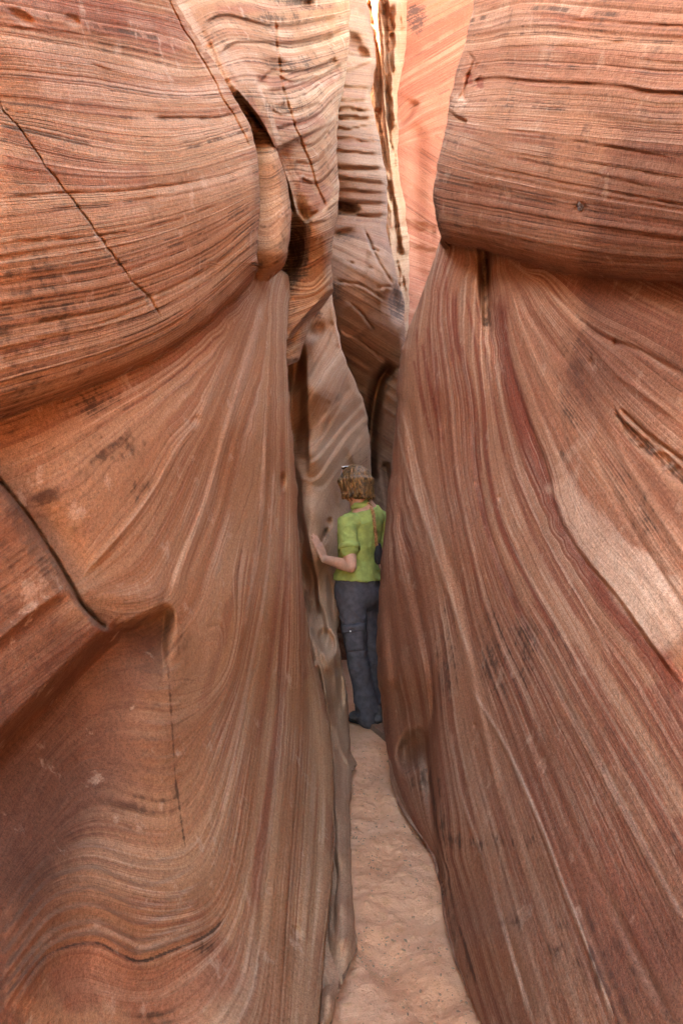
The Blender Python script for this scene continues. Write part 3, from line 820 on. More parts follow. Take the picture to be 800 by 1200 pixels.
# ---- folded wall, upper left
F_SIL = [(425, -300), (414, -120), (410, 0), (409, 50), (404, 95), (397, 130), (394, 180), (397, 225), (397, 245), (391, 275), (388, 310), (390, 340), (380, 356), (366, 372), (358, 395), (350, 420)]
F_OUT = [(150, -300), (175, 0), (215, 60), (250, 110), (285, 160), (300, 200), (310, 260), (310, 330), (310, 420)]
F_D = Plate([(150, -300, 2.9), (280, -300, 3.5), (420, -300, 4.6), (190, 0, 2.45), (250, 40, 2.62), (300, 60, 3.0), (350, 60, 3.7), (405, 60, 4.3), (270, 100, 2.5), (300, 130, 2.72), (345, 150, 3.2), (400, 130, 4.1),
             (320, 190, 3.0), (345, 215, 3.12), (365, 220, 3.35), (390, 220, 3.75), (350, 260, 3.3), (370, 280, 3.45), (385, 310, 3.7), (345, 330, 3.75), (330, 380, 3.7), (360, 360, 3.75), (320, 280, 3.9)], 0.001)
F_S = strata_plate([(-4, [(220, -60), (310, -70), (410, -60)]), (1, [(230, 30), (265, 16), (325, 30), (400, 18)]), (3, [(245, 60), (268, 48), (315, 52), (350, 58), (405, 40)]), (5, [(262, 95), (285, 88), (320, 92), (350, 84), (405, 68)]),
                    (7.5, [(285, 135), (318, 136), (330, 146), (350, 138), (378, 122), (402, 100)]), (10, [(300, 175), (325, 170), (345, 176), (372, 168), (385, 150), (398, 135)]),
                    (12.5, [(318, 215), (345, 205), (365, 215), (380, 203), (394, 185)]), (15, [(335, 245), (352, 252), (375, 240), (396, 225)]), (18, [(345, 290), (370, 290), (392, 272)]),
                    (22, [(340, 335), (362, 340), (388, 315)]), (25, [(335, 375), (355, 370), (380, 352)])])


def f_depth(x, y, s):
    d = F_D(x, y)
    d = d + groove(x, y, [(240, 25), (262, 75), (285, 120), (310, 165), (328, 195), (345, 240), (352, 262)], 6, -.07, .05)
    d = d + ledge(x, y, [(362, 262), (345, 240), (332, 205), (318, 175)], .30, 4, 40, .05)
    d = d + ledge(x, y, [(276, 106), (290, 122), (305, 142), (318, 168), (330, 196), (340, 225), (346, 250)], .4, 2, 70, .03)
    d = d + 0.45 * blob(x, y, 345, 285, 13, 38, 0.15, 4)
    for poly, a in [([(235, 30), (265, 17), (325, 30), (400, 18)], .03), ([(255, 70), (275, 50), (330, 50), (375, 46), (405, 30)], .03), ([(310, 55), (350, 48), (390, 38)], .03),
                    ([(312, 80), (340, 83), (372, 78), (395, 66)], .05), ([(300, 100), (318, 84), (340, 95), (375, 88)], .03), ([(312, 105), (335, 103), (372, 92), (402, 72)], .03),
                    ([(315, 125), (330, 134), (348, 128), (378, 120)], .025), ([(322, 150), (340, 146), (372, 134), (390, 115)], .03), ([(345, 165), (365, 170), (385, 152)], .025),
                    ([(345, 188), (368, 190), (388, 168)], .02), ([(352, 208), (372, 214), (392, 196)], .03), ([(360, 250), (380, 246), (396, 236)], .03), ([(360, 262), (382, 258), (394, 250)], .02)]:
        d = d + ledge(x, y, poly, a * 2.0, 1.3, 8)
    d = d + groove(x, y, [(322, 20), (326, 70), (330, 95), (338, 125), (352, 165), (362, 190), (370, 215), (384, 248)], 1.4, .05, .05, 1.5)
    d = d + 0.1 * blob(x, y, 355, 4, 10, 6, 0, 3) + 0.09 * blob(x, y, 325, 76, 14, 7, 0.2, 3) + .06 * blob(x, y, 332, 126, 8, 5, 0, 3) + .05 * blob(x, y, 308, 95, 5, 9, .2, 3)
    d = d + ledge(x, y, [(340, 395), (362, 368), (390, 340)], .25, 3, 60, .0)
    return d


def f_paint(x, y, s):
    red = strokes(x, y, [([(300, 90), (340, 100), (380, 96), (402, 80)], 7, .7), ([(320, 145), (350, 148), (380, 135)], 9, .7), ([(345, 205), (362, 225), (372, 245), (385, 215)], 8, .7), ([(290, 110), (310, 150), (325, 180)], 4, .6),
                         ([(250, 12), (320, 8), (400, 5)], 6, .6), ([(350, 300), (368, 310), (382, 300)], 4, .5)])
    pale = strokes(x, y, [([(205, 0), (240, 55), (268, 100), (290, 130)], 9, .7), ([(300, 95), (315, 130), (330, 175), (350, 215)], 3, .8), ([(258, 60), (285, 85), (305, 110)], 10, .6), ([(325, 190), (345, 225)], 4, .7)])  # the lit facet and its edges are painted pale
    var = 0.2 + .9 * blob(x, y, 345, 300, 14, 40, .15, 4) + .8 * blob(x, y, 352, 2, 20, 7) + .5 * blob(x, y, 345, 75, 30, 6) + .5 * blob(x, y, 330, 128, 20, 6) + .6 * blob(x, y, 310, 22, 50, 5)  # shade of the hollow and pockets painted in
    return {"red": red, "pale": pale, "varnish_shade": var}


o = build_wall("canyon_wall_folded", MAT_LEFT, -1, rows(-300, 420, 2.0), F_SIL, F_OUT, 130, f_depth, F_S, f_paint, round_px=12, round_m=.22, relief=(.022, .016), rim=6.2, lean=1.1, bottom=False)
tag(o, "upper left canyon wall with folded beds dipping into a tapered tip", "rock wall", kind="structure")

# ---- sculpted strip the hand rests on
M_SIL = [(372, 270), (376, 300), (380, 325), (388, 345), (394, 372), (400, 410), (412, 440), (424, 465), (430, 490), (434, 530), (434, 580), (428, 640), (418, 690), (404, 715), (395, 740), (400, 780), (407, 820), (409, 850), (410, 880), (418, 896), (412, 905),
         (410, 950), (411, 1000), (413, 1050), (417, 1095), (419, 1112), (410, 1130), (396, 1165), (388, 1200), (375, 1290), (360, 1400)]
M_OUT = [(300, 270), (300, 420), (310, 600), (320, 720), (348, 820), (366, 960), (366, 1080), (358, 1200), (340, 1400)]
M_D = Plate([(300, 270, 4.8), (350, 300, 4.6), (400, 320, 4.9), (300, 450, 4.7), (345, 440, 4.7), (358, 450, 4.25), (375, 440, 4.35), (400, 450, 4.75), (425, 500, 5.3), (345, 520, 4.65), (360, 530, 4.28), (380, 530, 4.45), (410, 530, 4.95), (430, 560, 5.4),
             (335, 600, 4.7), (352, 600, 4.4), (366, 600, 4.27), (385, 600, 4.58), (410, 620, 4.95), (425, 640, 5.1), (345, 670, 4.5), (362, 660, 4.22), (369, 640, 4.19), (372, 652, 4.20), (386, 665, 4.48), (400, 700, 4.6), (340, 740, 4.25), (365, 740, 3.9), (388, 745, 3.95),
             (340, 820, 3.6), (375, 820, 3.6), (405, 830, 3.95), (360, 900, 3.2), (395, 900, 3.35), (415, 896, 3.55), (410, 950, 2.97), (411, 1000, 2.60), (414, 1060, 2.26), (417, 1100, 2.085), (396, 1165, 1.845), (386, 1200, 1.74), (398, 950, 2.84), (398, 1000, 2.49), (400, 1060, 2.16), (402, 1100, 2.0), (384, 1165, 1.785), (376, 1200, 1.70), (370, 1000, 2.75), (370, 1060, 2.5), (365, 1150, 2.1), (360, 1200, 1.95), (340, 1400, 1.7), (360, 1400, 1.3)], 0.001)
M_S = strata_plate([(-3, [(320, 330), (350, 320), (390, 300)]), (1, [(340, 460), (358, 440), (375, 412), (392, 382)]), (3, [(345, 490), (360, 470), (384, 432), (402, 410)]), (6, [(350, 541), (366, 541), (390, 510), (422, 472)]),
                    (8, [(355, 565), (370, 561), (400, 515), (430, 482)]), (11, [(352, 600), (366, 640), (376, 600), (395, 560), (430, 530)]), (14, [(345, 620), (360, 680), (375, 735), (390, 800), (400, 870), (403, 960), (400, 1080), (385, 1160)]),
                    (12, [(340, 700), (365, 760), (382, 860), (390, 960), (385, 1080), (370, 1180)]), (10, [(335, 760), (355, 820), (372, 900), (372, 1000), (360, 1120)]), (16, [(400, 600), (398, 700), (402, 780), (408, 850), (411, 1000), (416, 1095)])])


def m_depth(x, y, s):
    d = M_D(x, y)
    # tall dark flutes beside the near wall
    d = d + 0.22 * blob(x, y, 347, 470, 9, 58, 0.02, 5) + 0.24 * sstep(-2, 4, (358 + (y - 420) * 0.03) - x) * sstep(400, 425, y) * sstep(560, 535, y)
    lf = np.interp(y, [540, 560, 600, 640, 680, 720, 760], [345, 352, 354, 362, 371, 374, 360])
    d = d + 0.26 * sstep(-2, 4, lf - x) * sstep(535, 560, y) * sstep(740, 690, y)
    # thin ledges meeting in a V
    for poly, a in [([(430, 470), (405, 497), (385, 522), (366, 541), (345, 538)], .05), ([(432, 486), (408, 510), (388, 538), (369, 562), (345, 556)], .05), ([(400, 405), (384, 433), (372, 450), (360, 472)], .03),
                    ([(395, 378), (384, 404), (368, 432), (357, 448)], .03), ([(398, 470), (380, 492)], .02)]:
        d = d + ledge(x, y, poly, a, 1.5, 9, .06)
        d = d + groove(x, y, poly, 1.8, -.02, .08)
    d = d + groove(x, y, [(388, 330), (391, 372), (402, 412), (417, 438), (426, 452)], 3, -.05)
    d = d + 0.08 * blob(x, y, 372, 388, 10, 8, -.6, 3)
    # scoured flutes and scallops
    rg = 1 - np.abs(fbm(x * .035 + y * .004, y * .011, 0, 71, 3)) * 2.2
    d = d - .05 * rg * sstep(545, 600, y) * sstep(1000, 850, y) - .035 * rg * sstep(545, 470, y)
    for poly in ([(425, 505), (412, 528), (394, 552), (378, 572), (362, 570)], [(388, 470), (372, 498), (358, 508)], [(412, 452), (396, 482), (378, 510), (362, 524)]):
        d = d + ledge(x, y, poly, .03, 1.5, 8, .1)
    for px_, py_, rx_, ry_ in ((358, 668, 5, 30), (388, 700, 4, 26), (376, 812, 4, 30), (398, 800, 4, 26), (408, 560, 8, 30)):
        d = d + .07 * blob(x, y, px_, py_, rx_, ry_, -.12, 5)
    # pockets
    d = d + .10 * blob(x, y, 381, 628, 3.5, 9, .35, 4) + .10 * blob(x, y, 386, 612, 3, 5, 0, 4) + .05 * blob(x, y, 394, 592, 3, 20, -.2)
    d = d + .15 * blob(x, y, 371, 728, 10, 24, -.2, 6) + .13 * blob(x, y, 383, 752, 9, 15, -.3, 6) + .08 * blob(x, y, 360, 790, 5, 26, -.1, 5) - .05 * blob(x, y, 385, 774, 8, 14, -.2, 4) + .09 * blob(x, y, 402, 690, 5, 40, 0, 4)
    d = d + groove(x, y, [(358, 700), (366, 750), (378, 800), (390, 850), (400, 890)], 4, -.035)
    d = d + ledge(x, y, [(352, 850), (358, 790), (364, 770)], -.04, 3, 20)
    d = d + groove(x, y, [(384, 842), (386, 880), (390, 930), (392, 1000), (391, 1100)], 2.6, .05, .08, 2)
    d = d + groove(x, y, [(394, 850), (401, 880), (410, 898)], 2.6, -.03)
    d = d + .06 * blob(x, y, 411, 884, 3.5, 7, 0, 4)
    return d


def m_paint(x, y, s):
    pale = strokes(x, y, [([(422, 472), (390, 510), (366, 541)], 1.6, .8), ([(428, 482), (400, 515), (369, 562)], 1.4, .7), ([(402, 410), (384, 433), (360, 472)], 1.3, .6), ([(392, 372), (402, 412), (417, 438), (428, 455)], 2.2, .9), ([(375, 388), (360, 405)], 4, .6)])
    pale = np.maximum(pale, blob(x, y, 395, 788, 6, 6, 0, 6) + .9 * blob(x, y, 392, 743, 4, 2.5, .7, 4) + .8 * blob(x, y, 387, 610, 3, 4, 0, 4))
    var = .1 + .8 * blob(x, y, 383, 628, 4, 8, 0, 4) + .5 * blob(x, y, 372, 372, 8, 10) + .4 * blob(x, y, 425, 600, 12, 60)  # includes painted shade inside the pocket
    return {"red": strokes(x, y, [([(345, 600), (352, 650), (366, 700)], 7, .45)]), "pale": np.clip(pale, 0, 1), "varnish_shade": var}


o = build_wall("canyon_wall_sculpted", MAT_MID, -1, rows(270, 1400, 2.0), M_SIL, M_OUT, 80, m_depth, M_S, m_paint, round_px=9, round_m=.12, relief=(.004, .003), rim=3.0, lean=.0, plateau=(0.2,), skirt=(.05, .15, .35, .8, 1.6), skirt_dx=.5, foot=(1, 6, 1.0))
tag(o, "smooth left wall strip with thin V ledges and a tall dark flute", "rock wall", kind="structure")

# ---- cracked buttress behind the woman
B_SIL = [(440, -300), (432, -120), (430, 0), (438, 40), (441, 75), (434, 110), (441, 150), (449, 185), (454, 215), (453, 265), (460, 300), (468, 335), (474, 355), (473, 372), (474, 400), (480, 440), (490, 520), (490, 700), (490, 900)]
B_D = Plate([(360, -300, 6.2), (400, 0, 5.6), (430, 0, 5.9), (395, 100, 5.5), (440, 100, 5.8), (390, 200, 5.3), (445, 200, 5.4), (388, 250, 5.45), (420, 265, 5.45), (450, 262, 5.6), (390, 330, 5.2), (420, 320, 5.1), (455, 320, 5.2), (400, 400, 5.5), (440, 380, 5.3), (470, 360, 5.5),
             (420, 440, 6.0), (455, 430, 5.9), (440, 520, 6.4), (460, 560, 6.2), (480, 520, 6.0), (440, 700, 6.2), (480, 700, 6.0), (360, 700, 6.4), (350, 400, 6.0), (350, 200, 6.0), (440, 900, 6.0)], 0.001)
B_S = strata_plate([(-8, [(380, -100), (440, -95)]), (0, [(385, 0), (440, 10)]), (5, [(385, 92), (440, 98)]), (10, [(385, 138), (445, 145)]), (15, [(385, 192), (450, 200)]), (20, [(385, 250), (455, 258)]), (23, [(385, 300), (465, 345)]), (26, [(385, 350), (470, 400)]), (30, [(390, 420), (480, 480)]), (40, [(390, 600), (480, 660)])])


def b_depth(x, y, s):
    d = B_D(x, y)
    for yy, a, k in [(100, .06, .1), (117, .05, .05), (128, .10, .05), (137, .12, .06), (148, .06, -.05), (163, .05, .1), (176, .06, .12), (195, .10, .05), (207, .06, .2), (222, .05, .1), (236, .05, .05), (250, .10, .08), (83, .05, -.3), (60, .05, .2)]:
        d = d + ledge(x, y, [(384, yy - 10 * k), (410, yy + 3 * vnoise(yy, 1, 0)), (430, yy + 30 * k), (458, yy + 50 * k)], a * .7, 1.2, 6, .05)
        d = d + groove(x, y, [(384, yy - 10 * k), (410, yy + 3), (430, yy + 30 * k), (458, yy + 50 * k)], 1.3, a * .45, .1, 2)
    d = d + .25 * blob(x, y, 405, 243, 14, 6, .2, 4) + .12 * blob(x, y, 412, 50, 12, 10, .6, 3) + .10 * blob(x, y, 424, 62, 8, 6, .4, 3) + .10 * blob(x, y, 402, 275, 14, 6, -.3, 3)
    d = d + .3 * blob(x, y, 466, 355, 9, 20, 0, 4)
    for poly in [[(425, 262), (432, 285), (445, 310), (458, 330), (467, 340)], [(388, 330), (420, 334), (440, 345), (452, 355)], [(430, 292), (458, 298)], [(405, 350), (425, 370), (437, 390)], [(395, 382), (425, 402), (455, 428)],
                 [(440, 338), (462, 336)], [(400, 305), (425, 312), (440, 315)]]:
        d = d + groove(x, y, poly, 1.1, .07, .2, 3)
        d = d + ledge(x, y, poly, -.07, 1.5, 18, .2)
    # the cleft running down to her shoulder
    d = d + .5 * groove(x, y, [(462, 425), (445, 445), (438, 475), (434, 520), (432, 570)], 6, 1.0, .08)
    d = d + groove(x, y, [(450, 540), (458, 580), (462, 610)], 5, .15)
    return d


def b_paint(x, y, s):
    var = .12 + .9 * blob(x, y, 466, 355, 10, 20, 0, 4) + .5 * blob(x, y, 403, 276, 12, 6) + .5 * blob(x, y, 395, 345, 10, 14) + .5 * blob(x, y, 405, 245, 12, 8)  # shade painted into the hollows of the buttress
    pale = strokes(x, y, [([(400, 310), (412, 320), (420, 330)], 6, .6), ([(432, 288), (446, 312), (462, 332)], 7, .4), ([(410, 10), (425, 40), (435, 75)], 10, .7)])
    return {"red": strokes(x, y, [([(392, 105), (430, 112)], 6, .6), ([(395, 165), (435, 170)], 4, .5), ([(390, 60), (400, 95)], 6, .6)]), "pale": pale, "varnish_shade": var}


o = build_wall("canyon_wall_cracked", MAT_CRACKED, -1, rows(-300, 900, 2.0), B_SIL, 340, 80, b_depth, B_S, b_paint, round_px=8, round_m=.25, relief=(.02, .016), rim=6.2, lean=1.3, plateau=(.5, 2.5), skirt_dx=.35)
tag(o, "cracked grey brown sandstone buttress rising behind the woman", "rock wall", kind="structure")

# ---- bright fluted pillar
C_SIL = [(470, -300), (478, -120), (477, 0), (475, 50), (471, 85), (466, 110), (465, 135), (468, 150), (465, 175), (468, 205), (474, 240), (479, 280), (480, 330), (478, 380), (476, 420)]


def c_depth(x, y, s):
    d = 6.7 + 0.02 * np.abs(x - 455) ** 1.1 - .0006 * (y - 100)
    for poly, w, a in [([(432, 0), (440, 40), (446, 90), (446, 140), (455, 190), (462, 240), (470, 300)], 3, .16), ([(452, 0), (453, 60), (454, 110), (456, 160), (462, 210), (472, 270)], 2.5, .14),
                       ([(444, 0), (449, 60), (450, 120), (455, 170), (463, 230), (474, 300)], 3, -.25), ([(464, 0), (463, 60), (460, 110), (464, 150)], 3, -.2), ([(428, 30), (436, 80), (440, 130)], 4, -.25)]:
        d = d + groove(x, y, poly, w, a, .03)
    d = d + .17 * (1 - np.abs(fbm(x * .11 - y * .012, y * .022, 0, 33, 4)) * 2)
    for yy in (262, 280, 305, 332, 34):
        d = d + ledge(x, y, [(455, yy + 8), (466, yy + 2), (481, yy - 4)], .08, 1.2, 6, .05)
    return d


C_S = strata_plate([(0, [(410, 0), (480, 5)]), (8, [(410, 100), (480, 90)]), (16, [(410, 200), (480, 190)]), (24, [(410, 310), (480, 300)]), (-9, [(410, -110), (480, -110)])])
o = build_wall("fluted_pillar", MAT_PILLAR, -1, rows(-300, 420, 2.0), C_SIL, 395, 60, c_depth, C_S, lambda x, y, s: {"red": strokes(x, y, [([(428, 20), (432, 60), (440, 110)], 4, .5), ([(455, 0), (456, 25)], 5, .7)]), "pale": .35 + 0 * x, "varnish_shade": 0 * x},
               round_px=6, round_m=.2, relief=(.012, .010), rim=8.0, lean=.2, plateau=(.5, 2.0), skirt_dx=.3)
tag(o, "bright fluted sandstone pillar at the mouth of the far chamber", "rock wall", kind="structure")

# ---- sunlit wall at the end
E_S = strata_plate([(0, [(450, 60), (500, 33), (580, -10)]), (3, [(450, 100), (497, 75), (535, 52), (590, 20)]), (6, [(450, 140), (500, 115), (590, 70)]), (9, [(450, 172), (510, 150), (590, 120)]), (12, [(440, 165), (480, 188), (530, 225)]), (-9, [(450, -150), (580, -190)])])
E_S2 = strata_plate([(12, [(440, 150), (480, 172), (530, 205)]), (16, [(440, 190), (480, 215), (530, 255)]), (22, [(440, 260), (480, 280), (530, 300)]), (30, [(440, 380), (530, 410)])])


def e_strata(x, y):
    m = y - (176 - (x - 460) * .35)
    return np.where(m < 0, E_S(np.minimum(x, 620), y), E_S2(np.minimum(x, 620), y))


def e_depth(x, y, s):
    d = 8.3 + .0012 * (x - 500) + .0009 * (y - 100)
    d = d + groove(x, y, [(487, 140), (489, 180), (487, 260), (492, 340)], 10, .06, .1)
    d = d + ledge(x, y, [(490, 120), (478, 140), (468, 148)], .08, 1.5, 10)
    for yy in (268, 290, 262):
        d = d + ledge(x, y, [(470, yy - 6), (490, yy), (512, yy + 4)], .05, 1.2, 8)
    return d


o = build_wall("canyon_wall_far", MAT_FAR, 1, rows(-300, 640, 3.0), [(300, -300), (300, 640)], 760, 150, e_depth, e_strata, lambda x, y, s: {"red": strokes(x, y, [([(470, 60), (500, 50), (560, 0)], 14, .5), ([(465, 110), (500, 98), (560, 70)], 8, .45)]), "pale": 0 * x, "varnish_shade": .9 * blob(x, y, 488, 22, 12, 20, 0, 4)},
               round_px=4, round_m=.1, relief=(.015, .012), rim=11, lean=.2, plateau=(.5, 3.0))
tag(o, "glowing salmon far wall with slanting cross beds in the gap", "rock wall", kind="structure")

# ------------------------------------------------------------------ unseen rock added behind the carved faces to stop sun leaks
def sun_block_rock(name, line, side, top, label):
    p = smooth_poly([(a * 100, b * 100) for a, b in line], 12)[:, :2] / 100
    zz = np.r_[np.linspace(-.4, 1, 30), [1.03] * 4]
    out = np.r_[np.zeros(30), [.5, 1.5, 3.5, 7.0]]
    X = p[None, :, 0] + side * out[:, None] + .05 * fbm(p[None, :, 1] * 2, zz[:, None] * 2, 0, 91, 3)
    Y = np.repeat(p[None, :, 1], len(zz), 0)
    hgt = top + (2.6 if side < 0 else 0) * sstep(4.2, 6, p[None, :, 1])  # left side raised to keep sun off the pillar
    Z = np.where(zz[:, None] > 0, zz[:, None] * hgt, np.repeat(zz[:, None], len(p), 1))
    X = X + side * .8 * np.clip(Z - 2.4, 0, 9)
    o = grid_mesh(name, X, Y, Z, {"strata": -Z * 12, "red": 0 * X, "pale": 0 * X, "varnish_shade": 0 * X}, MAT_MID, flip=side < 0)
    return tag(o, label, "rock", kind="structure")


sun_block_rock("sun_block_rock", [(-2.2, .6), (-1.5, 2.4), (-1.0, 4.4), (-.85, 6), (-.7, 8), (-.9, 10.5), (-1.2, 15)], -1, 5.8, "unseen sandstone added behind the left wall to block the sun")
sun_block_rock("sun_block_rock", [(2.4, .6), (1.4, 2.6), (.95, 4.2), (1.25, 6), (2.2, 8.0), (3.5, 10.5)], 1, 4.4, "unseen sandstone added behind the right wall to block the sun")

# ---- a small dark stone lodged in the right bulge
from mathutils.bvhtree import BVHTree
bpy.context.view_layer.update()
wall = bpy.data.objects["canyon_wall_right"]
hit = BVHTree.FromObject(wall, bpy.context.evaluated_depsgraph_get()).ray_cast(Vector((0, 0, EYE)), (Vector(P3(680, 244, 1.0)) - Vector((0, 0, EYE))).normalized())[0]
bm = bmesh.new()
for q in bmesh.ops.create_icosphere(bm, subdivisions=3, radius=1)["verts"]:
    n = q.co.copy()
    f = 1 + .35 * float(vnoise(n.x * 1.6, n.y * 1.6, n.z * 1.6, 5)) + .12 * float(vnoise(n.x * 5, n.y * 5, n.z * 5, 6))
    q.co = Vector((n.x * .0105, n.y * .016, n.z * .0120)) * f + Vector((0, -.006, .003))
me = bpy.data.meshes.new("lodged_stone")
bm.to_mesh(me)
bm.free()
t = NT("dark_nodule")
t.put(t.b.inputs["Base Color"], t.mix(t.ramp(t.noise(160, 4, .7, vec=t.obj()), .4, .65), (.028, .022, .024), (.17, .14, .135)))
t.put(t.b.inputs["Roughness"], .7)
t.put(t.b.inputs["Normal"], t.bump(t.noise(220, 4, .7, vec=t.obj()), .6, .004))
me.materials.append(t.m)
o = bpy.data.objects.new("lodged_stone", me)
o.location = hit
col.objects.link(o)
tag(o, "small dark stone lodged in the face of the right bulge", "stone")
# ------------------------------------------------------------------ sand
def sand_material():
    t = NT("dry_sand")
    pos = t.obj()
    n1 = t.noise(3.0, 4, 0.6, vec=pos)
    n2 = t.noise(24.0, 5, 0.7, vec=pos)
    n3 = t.noise(500.0, 2, 0.6, vec=pos)
    c = t.mix(t.ramp(n1, .35, .65), (0.92, 0.495, 0.305), (0.88, 0.43, 0.245))
    c = t.mix(t.math("MULTIPLY", t.ramp(n2, .52, .68), .5), c, (0.62, 0.29, 0.145))
    c = t.mix(t.math("MULTIPLY", t.ramp(t.noise(60, 3, .6, vec=pos), .66, .74), .5), c, (0.22, 0.11, 0.065))
    hsv = t.n("ShaderNodeHueSaturation")
    t.put(hsv.inputs["Value"], t.math("ADD", .7, t.math("MULTIPLY", n3, .6)))
    t.put(hsv.inputs["Color"], c)
    t.put(t.b.inputs["Base Color"], hsv.outputs[0])
    t.put(t.b.inputs["Roughness"], .95)
    t.b.inputs["Specular IOR Level"].default_value = .1
    b = t.bump(n2, .5, .02)
    b = t.bump(t.noise(80, 5, .8, vec=pos), .8, .016, b)
    b = t.bump(n3, .4, .002, b)
    t.put(t.b.inputs["Normal"], b)
    return t.m


def sand_h(x, y):
    h = .026 * fbm(x * 3.2, y * 3.2, 0, 61, 3) + .010 * np.clip(fbm(x * 8, y * 8, 0, 62, 3), -.35, 1) + .006 * np.clip(fbm(x * 22, y * 22, 0, 63, 3), -.15, 1) + .007 * np.clip(fbm(x * 48, y * 48, 0, 64, 2), -.1, 1)
    # old footprints
    for fx, fy, a in [(.12, 2.05, .2), (.17, 2.6, -.15), (.02, 1.75, .1), (.15, 3.1, .1), (.20, 3.6, -.1), (.24, 1.85, .2)]:
        h = h - .02 * blob(x, y, fx, fy, .05, .13, a, 4)
    return h * (1 - .8 * blob(x, y, .15, 4.35, .3, .35))


gx = np.r_[np.linspace(-60, -1.2, 20)[:-1], np.linspace(-1.2, -.25, 20)[:-1], np.arange(-.25, .65, .0075), np.linspace(.66, 60, 24)]
gy = np.r_[np.linspace(-60, -1, 20)[:-1], np.linspace(-1, 1.5, 60)[:-1], np.arange(1.5, 4.8, .0085), np.linspace(4.81, 5.2, 10), np.linspace(5.2, 12, 60)[1:], np.linspace(12, 60, 15)[1:]]
GX, GY = np.meshgrid(gx, gy)
SAND = sand_material()
o = grid_mesh("sand_floor", GX, GY, sand_h(GX, GY), {}, SAND, flip=True)
tag(o, "pale orange trampled sand on the narrow canyon floor", "sand", kind="structure")

# ------------------------------------------------------------------ grit and bits of bark on the sand
gm = bmesh.new()
rr = random.Random(3)
for i in range(700):
    if i % 14 == 0:
        cy0, cx0, cs = 1.6 + 3.0 * rr.random() ** 1.2, -.1 + .5 * rr.random(), .02 + .10 * rr.random()
    y = cy0 + rr.gauss(0, cs)
    x = cx0 + rr.gauss(0, cs)
    r = rr.choice([.0012, .0015, .0018, .002, .003]) * (1.0 + .6 * rr.random())
    z = float(sand_h(np.array([x]), np.array([y]))[0]) + r * .3
    v = bmesh.ops.create_icosphere(gm, subdivisions=1, radius=r)["verts"]
    M = Matrix.Translation((x, y, z)) @ Matrix.Rotation(rr.random() * 6.3, 4, "Z") @ Matrix.Diagonal((1 + 1.2 * rr.random(), .9, .7, 1))
    for q in v:
        q.co = M @ (q.co * (1 + .3 * (rr.random() - .5)))
me = bpy.data.meshes.new("sand_grit")
gm.to_mesh(me)
gm.free()
t = NT("grit")
t.put(t.b.inputs["Base Color"], t.mix(t.noise(14, 2, .6, vec=t.obj()), (.10, .06, .04), (.62, .36, .2)))
t.put(t.b.inputs["Roughness"], .9)
me.materials.append(t.m)
o = bpy.data.objects.new("sand_grit", me)
col.objects.link(o)
tag(o, "scattered dark grit and crumbs lying on the sand", "grit", kind="stuff")
# ------------------------------------------------------------------ the woman
def simple(name, colour, rough=.8, var=.25, scale=30.0, spec=.2, bump=.0, bscale=200.0, sss=0.0):
    t = NT(name)
    pos = t.obj()
    n = t.noise(scale, 4, .6, vec=pos)
    dk = tuple(c * (1 - var) for c in colour)
    lt = tuple(min(1, c * (1 + var)) for c in colour)
    t.put(t.b.inputs["Base Color"], t.mix(t.ramp(n, .3, .7), dk, lt))
    t.put(t.b.inputs["Roughness"], rough)
    t.b.inputs["Specular IOR Level"].default_value = spec
    if sss:
        t.b.inputs["Subsurface Weight"].default_value = sss
        t.b.inputs["Subsurface Radius"].default_value = (.01, .004, .002)
    if bump:
        t.put(t.b.inputs["Normal"], t.bump(t.noise(bscale, 3, .6, vec=pos), bump, .002))
    return t.m


SKIN = simple("skin", (.50, .265, .185), .55, .12, 40, .35, .1, 500, .1)
GREEN = simple("green_cotton", (.29, .335, .10), .9, .18, 22, .1, .5, 700)
CHARCOAL = simple("charcoal_twill", (.082, .074, .088), .85, .22, 30, .15, .4, 700)
SHOE = simple("grey_suede", (.10, .09, .095), .8, .25, 40, .2, .4, 300)
SOLE = simple("black_rubber", (.02, .02, .022), .7, .2, 60, .3)
METAL = simple("snap_metal", (.8, .8, .82), .3, .05, 50, .6)
WHITE = simple("white_plastic", (.8, .8, .8), .35, .05, 50, .5)
LENS = simple("dark_lens", (.02, .017, .015), .12, .1, 10, .5)
BAGM = simple("black_nylon", (.03, .026, .028), .7, .25, 60, .2, .4, 400)
EYEWHITE = simple("eye_white", (.7, .68, .66), .2, .03, 50, .5)


def hair_material():
    t = NT("streaked_hair")
    pos = t.obj()
    n = t.noise(1.0, 4, .65, vec=t.scaled(pos, (120, 120, 38)))
    n2 = t.noise(1.0, 3, .6, vec=t.scaled(pos, (34, 34, 16)))
    c = t.mix(t.ramp(n, .36, .62), (.032, .015, .007), (.27, .13, .042))
    c = t.mix(t.math("MULTIPLY", t.ramp(n2, .48, .66), .75), c, (.055, .03, .017))
    t.put(t.b.inputs["Base Color"], c)
    t.put(t.b.inputs["Roughness"], .45)
    t.b.inputs["Specular IOR Level"].default_value = .4
    t.put(t.b.inputs["Normal"], t.bump(n, .8, .006))
    return t.m


HAIR = hair_material()


def strap_material():
    t = NT("tan_braid")
    n = t.noise(160, 3, .6, vec=t.obj())
    t.put(t.b.inputs["Base Color"], t.mix(t.ramp(n, .4, .6), (.20, .085, .035), (.46, .24, .10)))
    t.put(t.b.inputs["Roughness"], .8)
    return t.m


STRAP = strap_material()


def ring_loft(bm, rings):
    prev = None
    first = None
    for r in rings:
        vs = [bm.verts.new(p) for p in r]
        if prev:
            n = len(vs)
            for i in range(n):
                bm.faces.new((prev[i], prev[(i + 1) % n], vs[(i + 1) % n], vs[i]))
        else:
            first = vs
        prev = vs
    bm.faces.new(first[::-1])
    bm.faces.new(prev)


